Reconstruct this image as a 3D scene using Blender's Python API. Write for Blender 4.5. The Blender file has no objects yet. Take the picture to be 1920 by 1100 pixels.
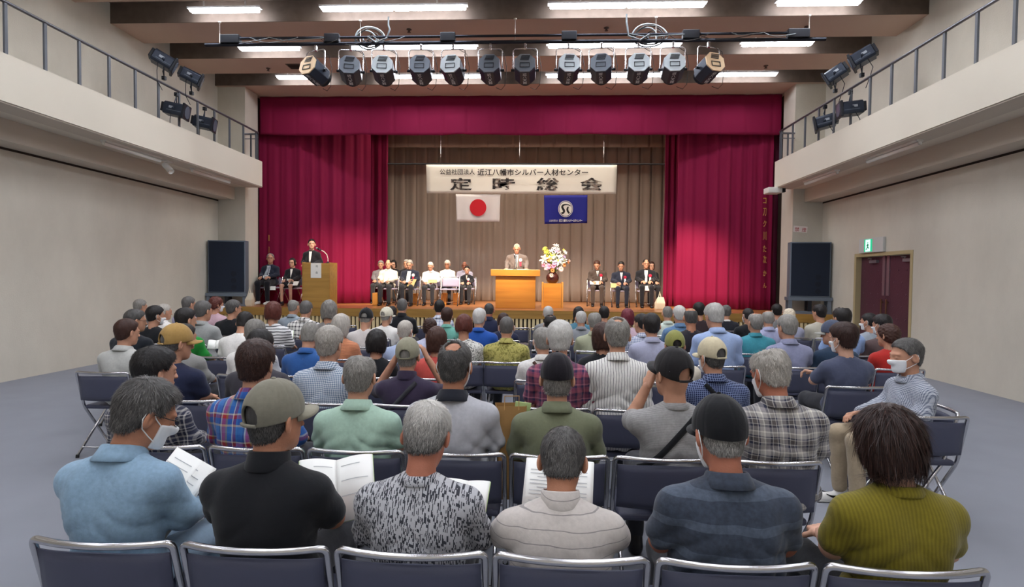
import bpy, math, random
import numpy as np
from mathutils import Vector, Matrix
rng = np.random.default_rng(7)
R = math.radians
scene = bpy.context.scene
COL = scene.collection

# ---------------------------------------------------------------- camera
FPX = 1050.0
def _axes(yaw, pit, rol):
    yw = np.array([yaw, pit, -1.0]); yw /= np.linalg.norm(yw)
    zw = np.array([rol, 1.0, 0.0]); zw -= yw * zw.dot(yw); zw /= np.linalg.norm(zw)
    return np.stack([np.cross(yw, zw), yw, zw], 1)
CM = _axes(0.0481, 0.0274, 0.012)
CP = np.array([0.68, 0.0, 1.70])
cam_d = bpy.data.cameras.new('camera'); cam = bpy.data.objects.new('camera', cam_d); COL.objects.link(cam)
cam_d.sensor_width = 36.0; cam_d.lens = FPX / 1920 * 36.0; cam_d.clip_start = 0.05; cam_d.clip_end = 200
mw = Matrix([[*CM.T[i], CP[i]] for i in range(3)] + [[0, 0, 0, 1]])
cam.matrix_world = mw
scene.camera = cam
def U(px, py, Y):
    """world x, z where the view ray of a photograph point meets the plane y = Y"""
    d = CM.T @ np.array([(px - 960) / FPX, (550 - py) / FPX, -1.0])
    t = (Y - CP[1]) / d[1]
    q = CP + d * t
    return float(q[0]), float(q[2])
def S(Y): return FPX / Y

# ---------------------------------------------------------------- world, exposure, big lights
w = bpy.data.worlds.new('world'); scene.world = w; w.use_nodes = True
w.node_tree.nodes['Background'].inputs[0].default_value = (0.9, 0.93, 1.0, 1)
w.node_tree.nodes['Background'].inputs[1].default_value = 0.16
scene.view_settings.view_transform = 'Standard'
scene.view_settings.look = 'None'
scene.view_settings.gamma = 1.0
scene.view_settings.use_curve_mapping = False
scene.view_settings.exposure = 0.4
TUBE = 28.0          # emission of the fluorescent tubes
SPOT_W = 1250.0       # watts of each lit stage spotlight
scene.cycles.use_denoising = True
scene.cycles.max_bounces = 6
scene.cycles.diffuse_bounces = 3
scene.cycles.sample_clamp_indirect = 6.0

# ---------------------------------------------------------------- helpers
def lin(c):
    if isinstance(c, str):
        c = c.lstrip('#'); c = [int(c[i:i+2], 16) / 255 for i in (0, 2, 4)]
    return tuple(x / 12.92 if x <= 0.04045 else ((x + 0.055) / 1.055) ** 2.4 for x in c) + (1.0,)

_mats = {}
def nmat(name):
    m = bpy.data.materials.new(name); m.use_nodes = True
    return m, m.node_tree, m.node_tree.nodes['Principled BSDF']
def mat(name, col, rough=0.6, metal=0.0, bump=0.0, bscale=200.0, var=0.0, vscale=3.0, spec=0.4, emit=0.0, coat=0.0, sheen=0.0):
    if name in _mats: return _mats[name]
    m, nt, b = nmat(name); N, L = nt.nodes, nt.links
    b.inputs['Base Color'].default_value = lin(col)
    b.inputs['Roughness'].default_value = rough; b.inputs['Metallic'].default_value = metal
    b.inputs['Specular IOR Level'].default_value = spec
    if sheen: b.inputs['Sheen Weight'].default_value = sheen
    if coat: b.inputs['Coat Weight'].default_value = coat
    if emit:
        b.inputs['Emission Color'].default_value = lin(col); b.inputs['Emission Strength'].default_value = emit
    tc = N.new('ShaderNodeTexCoord')
    if var:
        n = N.new('ShaderNodeTexNoise'); n.inputs['Scale'].default_value = vscale; n.inputs['Detail'].default_value = 5
        L.new(tc.outputs['Object'], n.inputs['Vector'])
        r = N.new('ShaderNodeMapRange'); r.inputs[1].default_value = 0.3; r.inputs[2].default_value = 0.7
        r.inputs[3].default_value = 1 - var; r.inputs[4].default_value = 1 + var * 0.5
        L.new(n.outputs[0], r.inputs[0])
        v = N.new('ShaderNodeMix'); v.data_type = 'RGBA'; v.blend_type = 'MULTIPLY'; v.inputs[0].default_value = 1
        v.inputs[6].default_value = lin(col); L.new(r.outputs[0], v.inputs[7])
        L.new(v.outputs[2], b.inputs['Base Color'])
    if bump:
        n2 = N.new('ShaderNodeTexNoise'); n2.inputs['Scale'].default_value = bscale; n2.inputs['Detail'].default_value = 4
        L.new(tc.outputs['Object'], n2.inputs['Vector'])
        bp = N.new('ShaderNodeBump'); bp.inputs['Strength'].default_value = bump; bp.inputs['Distance'].default_value = 0.01
        L.new(n2.outputs[0], bp.inputs['Height']); L.new(bp.outputs[0], b.inputs['Normal'])
    _mats[name] = m
    return m
def emat(name, col, strength):
    if name in _mats: return _mats[name]
    m, nt, b = nmat(name)
    b.inputs['Base Color'].default_value = lin(col)
    b.inputs['Emission Color'].default_value = lin(col); b.inputs['Emission Strength'].default_value = strength
    _mats[name] = m; return m
def wood(name, c1, c2, axis='z', scale=6.0, rough=0.35):
    if name in _mats: return _mats[name]
    m, nt, b = nmat(name); N, L = nt.nodes, nt.links
    tc = N.new('ShaderNodeTexCoord'); mp = N.new('ShaderNodeMapping')
    s = {'x': (0.06, 1, 1), 'y': (1, 0.06, 1), 'z': (1, 1, 0.06)}[axis]
    mp.inputs['Scale'].default_value = [scale * k for k in s]
    L.new(tc.outputs['Object'], mp.inputs[0])
    n = N.new('ShaderNodeTexNoise'); n.inputs['Scale'].default_value = 2.5; n.inputs['Detail'].default_value = 6; n.inputs['Distortion'].default_value = 0.6
    L.new(mp.outputs[0], n.inputs['Vector'])
    r = N.new('ShaderNodeValToRGB'); r.color_ramp.elements[0].position = 0.35; r.color_ramp.elements[1].position = 0.65
    r.color_ramp.elements[0].color = lin(c1); r.color_ramp.elements[1].color = lin(c2)
    L.new(n.outputs[0], r.inputs[0]); L.new(r.outputs[0], b.inputs['Base Color'])
    b.inputs['Roughness'].default_value = rough
    _mats[name] = m; return m

def link(o, parent=None):
    COL.objects.link(o)
    if parent is not None: o.parent = parent
    return o
def mesh_from(name, V, Fs, smooth=False):
    me = bpy.data.meshes.new(name)
    if isinstance(Fs, np.ndarray):
        n = len(Fs); k = Fs.shape[1] if n else 4
        me.vertices.add(len(V)); me.vertices.foreach_set('co', np.asarray(V, np.float32).ravel())
        me.loops.add(n * k); me.loops.foreach_set('vertex_index', Fs.astype(np.int32).ravel())
        me.polygons.add(n); me.polygons.foreach_set('loop_start', np.arange(n, dtype=np.int32) * k)
        me.update(calc_edges=True)
    else:
        me.from_pydata([tuple(map(float, v)) for v in V], [], Fs); me.update()
    if smooth and len(me.polygons):
        me.polygons.foreach_set('use_smooth', np.ones(len(me.polygons), bool))
    return me
def tag(o, label=None, cat=None, group=None, kind=None):
    if label: o['label'] = label
    if cat: o['category'] = cat
    if group: o['group'] = group
    if kind: o['kind'] = kind
    return o
def empty(name, loc=(0, 0, 0), rz=0.0, label=None, cat=None, group=None):
    o = bpy.data.objects.new(name, None); o.empty_display_size = 0.1
    COL.objects.link(o); o.location = loc; o.rotation_euler = (0, 0, rz)
    return tag(o, label, cat, group)

class MB:
    """collects solids and links them as one mesh object"""
    def __init__(s): s.V = []; s.F = []
    def add(s, V, F, M=None):
        b = len(s.V)
        for v in V:
            s.V.append(tuple(M @ Vector(v)) if M is not None else tuple(v))
        s.F += [tuple(i + b for i in f) for f in F]
        return s
    def box(s, x0, x1, y0, y1, z0, z1, M=None):
        V = [(x, y, z) for z in (z0, z1) for y in (y0, y1) for x in (x0, x1)]
        F = [(0, 2, 3, 1), (4, 5, 7, 6), (0, 1, 5, 4), (2, 6, 7, 3), (0, 4, 6, 2), (1, 3, 7, 5)]
        return s.add(V, F, M)
    def cbox(s, c, d, M=None):
        return s.box(c[0]-d[0]/2, c[0]+d[0]/2, c[1]-d[1]/2, c[1]+d[1]/2, c[2]-d[2]/2, c[2]+d[2]/2, M)
    def tube(s, pts, r, n=8, closed=False, caps=True, M=None):
        P = [Vector(p) for p in pts]; rs = r if isinstance(r, (list, tuple)) else [r] * len(P)
        V, F = [], []; N = len(P); up = None
        for i, p in enumerate(P):
            a = P[(i - 1) % N] if (closed or i > 0) else p
            c = P[(i + 1) % N] if (closed or i < N - 1) else p
            t = (c - a)
            t = t.normalized() if t.length > 1e-9 else Vector((0, 0, 1))
            if up is None:
                up = Vector((0, 0, 1)) if abs(t.z) < 0.9 else Vector((0, 1, 0))
            u = (up - t * up.dot(t))
            if u.length < 1e-6: u = t.orthogonal()
            u.normalize(); v = t.cross(u); up = u
            for k in range(n):
                an = 2 * math.pi * k / n
                V.append(p + (u * math.cos(an) + v * math.sin(an)) * rs[i])
        for i in range(N if closed else N - 1):
            j = (i + 1) % N
            for k in range(n):
                k2 = (k + 1) % n
                F.append((i * n + k, j * n + k, j * n + k2, i * n + k2)[::-1])
        if caps and not closed:
            F.append(tuple(range(n))); F.append(tuple(range((N - 1) * n, N * n))[::-1])
        return s.add(V, F, M)
    def cyl(s, a, b, r, r2=None, n=16, M=None):
        return s.tube([a, b], [r, r if r2 is None else r2], n, M=M)
    def lathe(s, prof, n=24, c=(0, 0, 0), M=None):
        V, F = [], []
        for (r, z) in prof:
            for k in range(n):
                a = 2 * math.pi * k / n
                V.append((c[0] + r * math.cos(a), c[1] + r * math.sin(a), c[2] + z))
        for i in range(len(prof) - 1):
            for k in range(n):
                k2 = (k + 1) % n
                F.append((i * n + k, i * n + k2, (i + 1) * n + k2, (i + 1) * n + k))
        F.append(tuple(range(n))[::-1]); F.append(tuple(range((len(prof) - 1) * n, len(prof) * n)))
        return s.add(V, F, M)
    def prism(s, poly, t, M=None):
        """polygon in xz extruded along +y by t"""
        n = len(poly)
        V = [(x, 0, z) for x, z in poly] + [(x, t, z) for x, z in poly]
        F = [tuple(range(n)), tuple(range(n, 2 * n))[::-1]] + [(i, i + n, (i + 1) % n + n, (i + 1) % n) for i in range(n)]
        return s.add(V, F, M)
    def ball(s, c, r, n=12, M=None):
        r = (r, r, r) if not isinstance(r, (tuple, list)) else r
        V = [(c[0], c[1], c[2] - r[2])]; F = []; m = n // 2
        for i in range(1, m):
            th = math.pi * i / m
            for k in range(n):
                a = 2 * math.pi * k / n
                V.append((c[0] + r[0] * math.sin(th) * math.cos(a), c[1] + r[1] * math.sin(th) * math.sin(a), c[2] - r[2] * math.cos(th)))
        V.append((c[0], c[1], c[2] + r[2]))
        for k in range(n): F.append((0, 1 + (k + 1) % n, 1 + k))
        for i in range(m - 2):
            for k in range(n):
                a = 1 + i * n + k; b = 1 + i * n + (k + 1) % n
                F.append((a, b, b + n, a + n))
        e = len(V) - 1; o = 1 + (m - 2) * n
        for k in range(n): F.append((e, o + k, o + (k + 1) % n))
        return s.add(V, F, M)
    def build(s, name, m, parent=None, smooth=False, bevel=0.0, seg=2):
        me = mesh_from(name, s.V, s.F, smooth); me.materials.append(m)
        o = link(bpy.data.objects.new(name, me), parent)
        if bevel:
            md = o.modifiers.new('bevel', 'BEVEL'); md.width = bevel; md.segments = seg; md.limit_method = 'ANGLE'
        return o
def struct(name, mb, m, **k):
    o = mb.build(name, m, **k); o['kind'] = 'structure'; return o
def TR(loc=(0, 0, 0), rx=0, ry=0, rz=0):
    return Matrix.Translation(loc) @ Matrix.Rotation(rz, 4, 'Z') @ Matrix.Rotation(ry, 4, 'Y') @ Matrix.Rotation(rx, 4, 'X')
def text_mesh(name, body, size, m, parent, M, extrude=0.0, width=None, bold=0.0, height=None, spacing=1.0):
    """lettering as a thin mesh, centred on M, standing in its local xz plane facing -y"""
    cu = bpy.data.curves.new(name, 'FONT'); cu.body = body; cu.size = size; cu.extrude = extrude; cu.offset = bold
    cu.align_x = 'CENTER'; cu.align_y = 'CENTER'; cu.space_character = spacing; cu.resolution_u = 3
    t = bpy.data.objects.new(name, cu); COL.objects.link(t)
    dg = bpy.context.evaluated_depsgraph_get(); dg.update()
    me = bpy.data.meshes.new_from_object(t.evaluated_get(dg)); me.name = name
    COL.objects.unlink(t); bpy.data.objects.remove(t); 
    co = np.zeros(len(me.vertices) * 3); me.vertices.foreach_get('co', co); co = co.reshape(-1, 3)
    if len(co):
        lo, hi = co.min(0), co.max(0); c = (lo + hi) / 2; co[:, :2] -= c[:2]
        if width: co[:, 0] *= width / max(hi[0] - lo[0], 1e-6)
        if height: co[:, 1] *= height / max(hi[1] - lo[1], 1e-6)
        co = np.stack([co[:, 0], -co[:, 2], co[:, 1]], 1)
        me.vertices.foreach_set('co', co.ravel())
    me.transform(M); me.update(); me.materials.clear(); me.materials.append(m)
    return link(bpy.data.objects.new(name, me), parent)
def copy_tree(o, parent=None):
    c = o.copy(); COL.objects.link(c)
    if parent is not None: c.parent = parent
    for ch in list(o.children): copy_tree(ch, c)
    return c
ORD = ['first', 'second', 'third', 'fourth', 'fifth', 'sixth', 'seventh', 'eighth', 'ninth', 'tenth', 'eleventh', 'twelfth', 'thirteenth']
# ================================================================ the hall
XB, ZS, ZF, ZR, ZC, XW, XP = 6.37, 3.93, 4.58, 5.29, 6.50, 7.60, 6.88
YP0, YP1, LIP, SZ = 14.1, 14.75, 13.45, 0.92
YB, YE = -4.0, 20.0
def wallmat(name, col, var, tint):
    m, nt, b = nmat(name); N, L = nt.nodes, nt.links
    tc = N.new('ShaderNodeTexCoord')
    n = N.new('ShaderNodeTexNoise'); n.inputs['Scale'].default_value = 0.8; n.inputs['Detail'].default_value = 7; n.inputs['Roughness'].default_value = 0.65
    mp = N.new('ShaderNodeMapping'); mp.inputs['Scale'].default_value = (1, 1, 0.5)
    L.new(tc.outputs['Object'], mp.inputs[0]); L.new(mp.outputs[0], n.inputs['Vector'])
    r = N.new('ShaderNodeValToRGB'); r.color_ramp.elements[0].position = 0.3; r.color_ramp.elements[1].position = 0.7
    r.color_ramp.elements[0].color = lin(tint); r.color_ramp.elements[1].color = lin(col)
    L.new(n.outputs[0], r.inputs[0]); L.new(r.outputs[0], b.inputs['Base Color'])
    n2 = N.new('ShaderNodeTexNoise'); n2.inputs['Scale'].default_value = 45; n2.inputs['Detail'].default_value = 6
    L.new(tc.outputs['Object'], n2.inputs['Vector'])
    bp = N.new('ShaderNodeBump'); bp.inputs['Strength'].default_value = 0.25; bp.inputs['Distance'].default_value = 0.01
    L.new(n2.outputs[0], bp.inputs['Height']); L.new(bp.outputs[0], b.inputs['Normal'])
    b.inputs['Roughness'].default_value = 0.85; b.inputs['Specular IOR Level'].default_value = 0.2
    return m
M_wall = wallmat('plaster_wall', '#d6d0c2', 0.1, '#c6c0b3')
M_fascia = mat('balcony_paint', '#ddd6c6', 0.75, var=0.05, vscale=0.6)
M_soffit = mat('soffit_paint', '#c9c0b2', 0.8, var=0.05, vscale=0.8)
M_ceil = mat('ceiling_board', '#bda596', 0.85, var=0.05, vscale=0.7)  # white-beige board; the weaker light up there is put into this browner colour
M_trough = mat('trough_wood', '#695b51', 0.7, var=0.2, vscale=6)
M_floor = mat('carpet_floor', '#8c8f98', 0.8, bump=0.3, bscale=400, var=0.06, vscale=2)
M_stage = wood('stage_boards', '#a4663a', '#c08350', 'x', 5.0, 0.3)
M_fasciaW = wood('stage_fascia_oak', '#8f6a2d', '#a8803c', 'x', 5.0, 0.45)
M_slat = mat('cream_slat', '#d9c596', 0.6)
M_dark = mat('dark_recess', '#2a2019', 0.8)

struct('floor', MB().box(-XW - .3, XW + .3, YB, YE, -0.2, 0.0), M_floor)
DY0, DY1, DZ = 10.78, 12.6, 2.25       # double door in the right wall
struct('wall_left', MB().box(-XW - .3, -XW, YB, YE, 0, 6.95), M_wall)
wr = MB().box(XW, XW + .3, YB, DY0, 0, 6.95).box(XW, XW + .3, DY1, YE, 0, 6.95).box(XW, XW + .3, DY0, DY1, DZ, 6.95)
struct('wall_right', wr, M_wall)
struct('wall_back', MB().box(-XW - .3, XW + .3, YB - .3, YB, 0, 6.95), M_wall)
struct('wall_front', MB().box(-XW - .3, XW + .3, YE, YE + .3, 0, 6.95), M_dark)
# ceiling: panels between recessed light troughs
LROWS = [13.75 - 1.74 * i for i in range(11)]
edges = []
for y in sorted(LROWS): edges.append((y - 0.58, y + 0.25))
cb = MB(); y = YB
for a, b in edges:
    if a > y: cb.box(-XW, XW, y, a, ZC, ZC + .4)
    y = b
cb.box(-XW, XW, y, YE, ZC, ZC + .4)
cb.box(-XW, XW, YB, YE, ZC + .4, ZC + .5)
struct('ceiling', cb, M_ceil)
tb = MB()
for a, b in edges:
    tb.box(-XW, XW, a, b, ZC + .385, ZC + .3995).box(-XW, XW, a + .001, a + .02, ZC + .1, ZC + .3995)
    tb.box(-XW, XW, b - .012, b + .001, ZC - .001, ZC + .3995)
struct('trim_1', tb, M_trough)
# pillars
for sd, nm in ((-1, 'left'), (1, 'right')):
    x0, x1 = sorted((sd * XP, sd * XW))
    struct('pillar_' + nm, MB().box(x0, x1, YP0, YP1, 0, ZC), M_wall)
    # backstage wing wall
    x0, x1 = sorted((sd * (XP + .1), sd * XW))
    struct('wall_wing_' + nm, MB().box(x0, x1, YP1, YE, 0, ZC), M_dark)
# balconies
def balcony(sd, nm):
    e0, r = YB, 0.5
    ye = YP0 - 0.0
    xi, xo = XB, XW
    def outline(inset, yend, rad):
        a = xi + inset
        pts = [(xo, YB), (a, YB), (a, yend - rad)]
        for k in range(1, 9):
            t = math.pi / 2 * k / 8
            pts.append((a + rad - rad * math.cos(t), yend - rad + rad * math.sin(t)))
        pts.append((xo, yend))
        return pts
    def slab(b, pts, z0, z1):
        n = len(pts); P = [(sd * x, y) for x, y in pts]
        V = [(x, y, z0) for x, y in P] + [(x, y, z1) for x, y in P]
        F = [tuple(range(n)), tuple(range(n, 2 * n))] + [(i, (i + 1) % n, (i + 1) % n + n, i + n) for i in range(n)]
        if sd > 0: F = [f[::-1] for f in F]
        b.add(V, F)
    b = MB(); slab(b, outline(0.0, ye + .05, 0.22), ZS + .02, ZF - .12)
    # parapet upstand along the inner edge and round the end
    o1 = outline(0.0, ye + .05, 0.22)[1:]; o2 = outline(0.14, ye - .09, 0.10)[1:]
    P1 = [(sd * x, y) for x, y in o1]; P2 = [(sd * x, y) for x, y in o2]; n = len(P1)
    V = [(x, y, z) for z in (ZF - .12, ZF) for x, y in P1] + [(x, y, z) for z in (ZF - .12, ZF) for x, y in P2]
    F = []
    for i in range(n - 1):
        F += [(i, i + 1, n + i + 1, n + i), (2 * n + i, 3 * n + i, 3 * n + i + 1, 2 * n + i + 1), (n + i, n + i + 1, 3 * n + i + 1, 3 * n + i)]
    F += [(0, n, 3 * n, 2 * n), (n - 1, 3 * n - 1, 4 * n - 1, 2 * n - 1)]
    if sd > 0: F = [f[::-1] for f in F]
    b.add(V, F)
    o = struct('balcony_' + nm, b, M_fascia)
    s = MB()
    s.box(*sorted((sd * (XB + .02), sd * (XB + .42))), YB, ye - .1, ZS, ZS + .0195)
    s.box(*sorted((sd * (XW - .45), sd * XW)), YB, YP0 - .001, ZS - .30, ZS + .0195)
    struct('trim_%d' % (2 if sd < 0 else 3), s, M_soffit)
    struct('trim_%d' % (4 if sd < 0 else 5), MB().box(*sorted((sd * (XW - .012), sd * XW)), YB, YP0 - .001, ZS - .335, ZS - .301), M_dark)
    # railing
    M_rail = mat('rail_steel', '#6f7076', 0.35, metal=0.7)
    M_post = mat('post_paint', '#5b5f66', 0.5, metal=0.2)
    rl = empty('railing', (0, 0, 0), 0, 'grey steel railing along the %s balcony edge with clamped stage lamps' % nm, 'railing')
    xr = XB + .07
    pts = [(sd * xr, 4.0, ZR), (sd * xr, ye - .25, ZR)]
    for k in range(1, 7):
        t = math.pi / 2 * k / 6
        pts.append((sd * (xr + .2 - .2 * math.cos(t)), ye - .25 + .2 * math.sin(t), ZR))
    pts.append((sd * (XP - .02), ye - .05, ZR))
    MB().tube(pts, 0.024, 10).build('handrail', M_rail, rl, True)
    for py in [4.2 + .6 * i for i in range(17)]:
        MB().box(sd * xr - .014, sd * xr + .014, py - .022, py + .022, ZF - .01, ZR - .015).build('post', M_post, rl)
    for k, (ax, ay) in enumerate([(xr + .03, ye - .17), (xr + .26, ye - .05)]):
        MB().box(sd * ax - .016, sd * ax + .016, ay - .016, ay + .016, ZF - .01, ZR - .015).build('post', M_post, rl)
    MB().tube([(x, y, z - .12) for x, y, z in pts[2:]], 0.012, 8).build('lower_rail', M_rail, rl, True)
for sd, nm in ((-1, 'left'), (1, 'right')): balcony(sd, nm)

# stage
struct('stage', MB().box(-XW, XW, LIP, YE, SZ - .04, SZ), M_stage)
struct('trim_6', MB().box(-XW, XW, LIP - .02, LIP + .05, SZ - .20, SZ - .003), M_fasciaW)
struct('trim_7', MB().box(-XW, XW, LIP + .06, LIP + .1, 0, SZ - .2), M_dark)
sl = MB(); x = -XW + .03
while x < XW - .05:
    sl.box(x, x + .062, LIP + .0, LIP + .0595, 0.0, SZ - .2); x += .1
struct('trim_8', sl, M_slat)
struct('trim_9', MB().box(-XW, XW, LIP - .005, LIP + .0595, 0.0, .09), M_fasciaW)

# ---------------------------------------------------------------- double door, right wall
M_door = mat('padded_leather', '#54323f', 0.42, bump=0.25, bscale=40, var=0.1)
M_frame = mat('door_frame', '#b5a67f', 0.5)
M_chrome = mat('chrome', '#c9c9cc', 0.22, metal=1.0)
dx = XW + .10
struct('trim_10', MB().box(XW - .012, XW + .299, DY0 - .05, DY0 + .02, .002, DZ + .05).box(XW - .012, XW + .299, DY1 - .02, DY1 + .05, .002, DZ + .05).box(XW - .012, XW + .299, DY0 + .02, DY1 - .02, DZ - .02, DZ + .05), M_frame)
for i, (a, b) in enumerate(((DY0 + .025, (DY0 + DY1) / 2 - .004), ((DY0 + DY1) / 2 + .004, DY1 - .025))):
    d = empty('door_%d' % (i + 1), (dx, a, 0), 0, None, None); d['kind'] = 'structure'
    Lw = b - a
    MB().box(0, .05, 0, Lw, .01, DZ - .03).build('padded_panel', M_door, d, bevel=.008)
    st = MB()
    for r_ in range(10):
        for c_ in range(3):
            yy = Lw * (c_ + .5 + (0.5 if r_ % 2 else 0)) / 3.5; st.ball((-.003, yy, .25 + r_ * .24), (.006, .016, .016), 8)
    st.build('stud', mat('stud', '#6d5060', 0.35, metal=.4), d, True)
    hy = Lw - .08 if i == 0 else .08
    MB().box(-.05, -.03, hy - .015, hy + .015, .75, 1.35).box(-.05, 0, hy - .012, hy + .012, .80, .83).box(-.05, 0, hy - .012, hy + .012, 1.27, 1.30).build('handle', mat('bronze', '#8c6f55', 0.35, metal=.8), d, bevel=.004)
    MB().box(-.012, .0, hy - .03 if i == 0 else hy - .05, hy + .06 if i == 0 else hy + .03, 1.42, DZ - .02).build('edge_strip', mat('steel_strip', '#8d7f86', 0.35, metal=.6), d)
    cy = .25 if i == 1 else .05
    MB().box(-.06, 0, cy, cy + .25, DZ - .16, DZ - .10).tube([(-.05, cy + .2, DZ - .09), (-.12, cy + .05, DZ - .075), (-.02, cy + .35, DZ - .06)], .01, 6).build('closer', mat('closer_grey', '#8b8d92', 0.4, metal=.6), d)
# ================================================================ ceiling lights
M_tube = emat('fluorescent_tube', '#f2f6ff', TUBE)
M_house = mat('lamp_housing', '#e6e8ea', 0.4)
SEG = [(-5.87, -4.55, 1), (-3.38, -.70, 2), (.81, 3.58, 2), (4.84, 6.27, 1)]
SIDEW = ['at the left end', 'left of the centre', 'right of the centre', 'at the right end']
for ri, y in enumerate(LROWS):
    if y < -3: continue
    for si, (a, b, n) in enumerate(SEG):
        row = ['row nearest the stage', 'second row from the stage', 'third row from the stage'][ri] if ri < 3 else None
        lab = 'white fluorescent ceiling lamp, %s, %s' % (row, SIDEW[si]) if row else 'white fluorescent ceiling lamp above the audience, row %s from the stage, %s' % (ORD[ri], SIDEW[si])
        e = empty('ceiling_lamp', ((a + b) / 2, y, ZC + .30), 0, lab, 'lamp', 'fluorescent lamps in the ceiling troughs')
        L_ = (b - a) / 2
        MB().box(-L_ - .03, L_ + .03, -.055, .055, -.17, -.135).build('housing', M_house, e)
        for hx_ in (-L_ * .6, L_ * .6): MB().cyl((hx_, 0, -.135), (hx_, 0, .084), .014, n=8).build('stem', M_house, e)
        for k in range(n):
            q = 2 * L_ / n
            MB().box(-L_ + k * q + .01, -L_ + (k + 1) * q - .01, -.062, .062, -.225, -.171).build('diffuser', M_tube, e, bevel=.02, seg=3)
M_white = mat('white_enamel', '#e4e2dc', 0.4)
M_black = mat('black_metal', '#20232a', 0.45, metal=.3)
M_navy = mat('lamp_body_navy', '#2c3442', 0.4, metal=.4)
M_warm = emat('warm_bulb', '#ffd08a', 12.0)
for i, px in enumerate((544, 965, 1360)):
    x, _ = U(px, 20, LROWS[2] - .45)
    e = empty('downlight', (x, LROWS[2] - .44, ZC + .384), 0, 'small warm downlight in the ceiling trough, %s of three' % ['first', 'middle', 'last'][i], 'lamp', 'warm downlights')
    MB().lathe([(.10, 0), (.10, -.03), (.08, -.035), (.075, -.01)], 20).build('rim', M_chrome, e, True)
    MB().cyl((0, 0, -.02), (0, 0, -.012), .07).build('bulb', M_warm, e)
def zceil(px, py):
    d = CM.T @ np.array([(px - 960) / FPX, (550 - py) / FPX, -1.0]); t = (ZC - CP[2]) / d[2]; q = CP + d * t
    return float(q[0]), float(q[1])
for i, (px, py) in enumerate(((767, 55), (1137, 52), (503, 128), (1436, 123), (1513, 50))):
    x, y = zceil(px, py)
    e = empty('sprinkler_head', (x, y, ZC), 0, 'small dark sprinkler head on the ceiling, %s' % ['left of centre above the lighting bar', 'right of centre above the lighting bar', 'left, behind the first stage spotlight', 'right, behind the last stage spotlight', 'far right above the bar end'][i], 'sprinkler')
    MB().lathe([(.05, 0), (.05, -.01), (.02, -.02), (.018, -.05), (.035, -.055), (.035, -.06)], 14).build('body', mat('dark_brass', '#5a4a42', .5, metal=.5), e, True)
x, y = zceil(566, 124)
e = empty('air_vent', (x, y, ZC), 0, 'dark slotted air vent in the ceiling behind the leftmost stage spotlight', 'vent')
MB().box(-.32, .32, -.15, .15, -.012, 0).build('frame', M_trough, e)
v = MB()
for k in range(6): v.box(-.29, .29, -.13 + k * .045, -.11 + k * .045, -.02, -.012)
v.build('grille', M_dark, e)
# lamps under the balconies
def soff(px, py):
    d = CM.T @ np.array([(px - 960) / FPX, (550 - py) / FPX, -1.0]); t = (ZS - CP[2]) / d[2]; q = CP + d * t
    return float(q[0]), float(q[1])
for k, (x, y0, y1, lab) in enumerate(((-XB - .23, 11.45, 12.87, 'off white tube lamp under the left balcony, nearer the stage'), (-XB - .23, 9.06, 10.46, 'off white tube lamp under the left balcony, cut by the picture edge'),
        (XB + .23, 11.53, 12.88, 'off white tube lamp under the right balcony, nearer the stage'), (XB + .23, 9.1, 10.5, 'off white tube lamp under the right balcony, cut by the picture edge'))):
    e = empty('tube_lamp', (x, (y0 + y1) / 2, ZS), 0, lab, 'lamp', 'tube lamps under the balconies')
    h = (y1 - y0) / 2
    MB().box(-.05, .05, -h, h, -.035, 0).build('housing', M_white, e)
    MB().tube([(0, -h, -.06), (0, h, -.06)], .032, 12).build('tube', mat('unlit_tube', '#efece4', .3), e, True)
e = empty('spot_lamp', (-XB - .28, 10.75, ZS), 0, 'small white swivel spot lamp under the left balcony', 'lamp')
MB().box(-.05, .05, -.1, .1, -.03, 0).cyl((0, 0, -.03), (0, 0, -.09), .012, n=8).build('mount', M_white, e)
MB().cyl((-.06, .0, -.07), (.10, -.03, -.22), .055, .06, n=20).build('lamp_head', M_white, e, True)
e = empty('white_box', (*U(1449, 366, 13.95)[:1], 13.95, ZS - .051), 0, 'small white box with a dark bracket below the right balcony corner', 'box')
MB().cbox((0, 0, 0), (.34, .3, .14)).build('body', M_white, e, bevel=.02)
MB().cbox((.21, -.05, .0), (.1, .1, .09)).build('bracket', M_black, e)

# ================================================================ lighting bar and stage spotlights
BY = 10.5
bar = empty('lighting_bar', (0, BY, 0), 0, 'long black twin pipe lighting bar hung under the ceiling', 'lighting bar')
xl, xr = U(385, 82, BY)[0], U(1548, 78, BY)[0]
ZL, ZU = U(965, 79, BY)[1], U(965, 67, BY)[1]
M_pipe = mat('pipe_black', '#2b2e36', 0.35, metal=.7)
MB().tube([(xl, 0, ZL), (xr, 0, ZL)], .032, 12).build('pipe', M_pipe, bar, True)
MB().tube([(U(430, 70, BY)[0], 0, ZU), (U(1500, 68, BY)[0], 0, ZU)], .024, 12).build('pipe', M_pipe, bar, True)
for px in (412, 676, 966, 1230, 1517):
    x = U(px, 60, BY)[0]
    MB().cyl((x, 0, ZL - .03), (x, 0, ZC + .001), .008, n=8).lathe([(.03, 0), (.03, -.02), (.01, -.03)], 10, (x, 0, ZC + .001)).build('hanger', mat('hanger_steel', '#d0c8c0', .35, metal=.8), bar, True)
for px, wpx in ((433, 36), (623, 28), (840, 28), (1067, 28), (1295, 30), (1496, 38)):
    x = U(px, 70, BY)[0]; ww = wpx / 100
    b_ = MB().box(x - ww / 2, x + ww / 2, -.06, .06, ZL + .02, ZU + .06).build('junction_box', M_black, bar, bevel=.01)
rr = random.Random(3)
def sag(x0, x1, z0, z1, drop, y=-.02, n=12):
    return [(x0 + (x1 - x0) * t, y + .03 * math.sin(7 * t), z0 + (z1 - z0) * t - drop * 4 * t * (1 - t)) for t in [i / n for i in range(n + 1)]]
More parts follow.
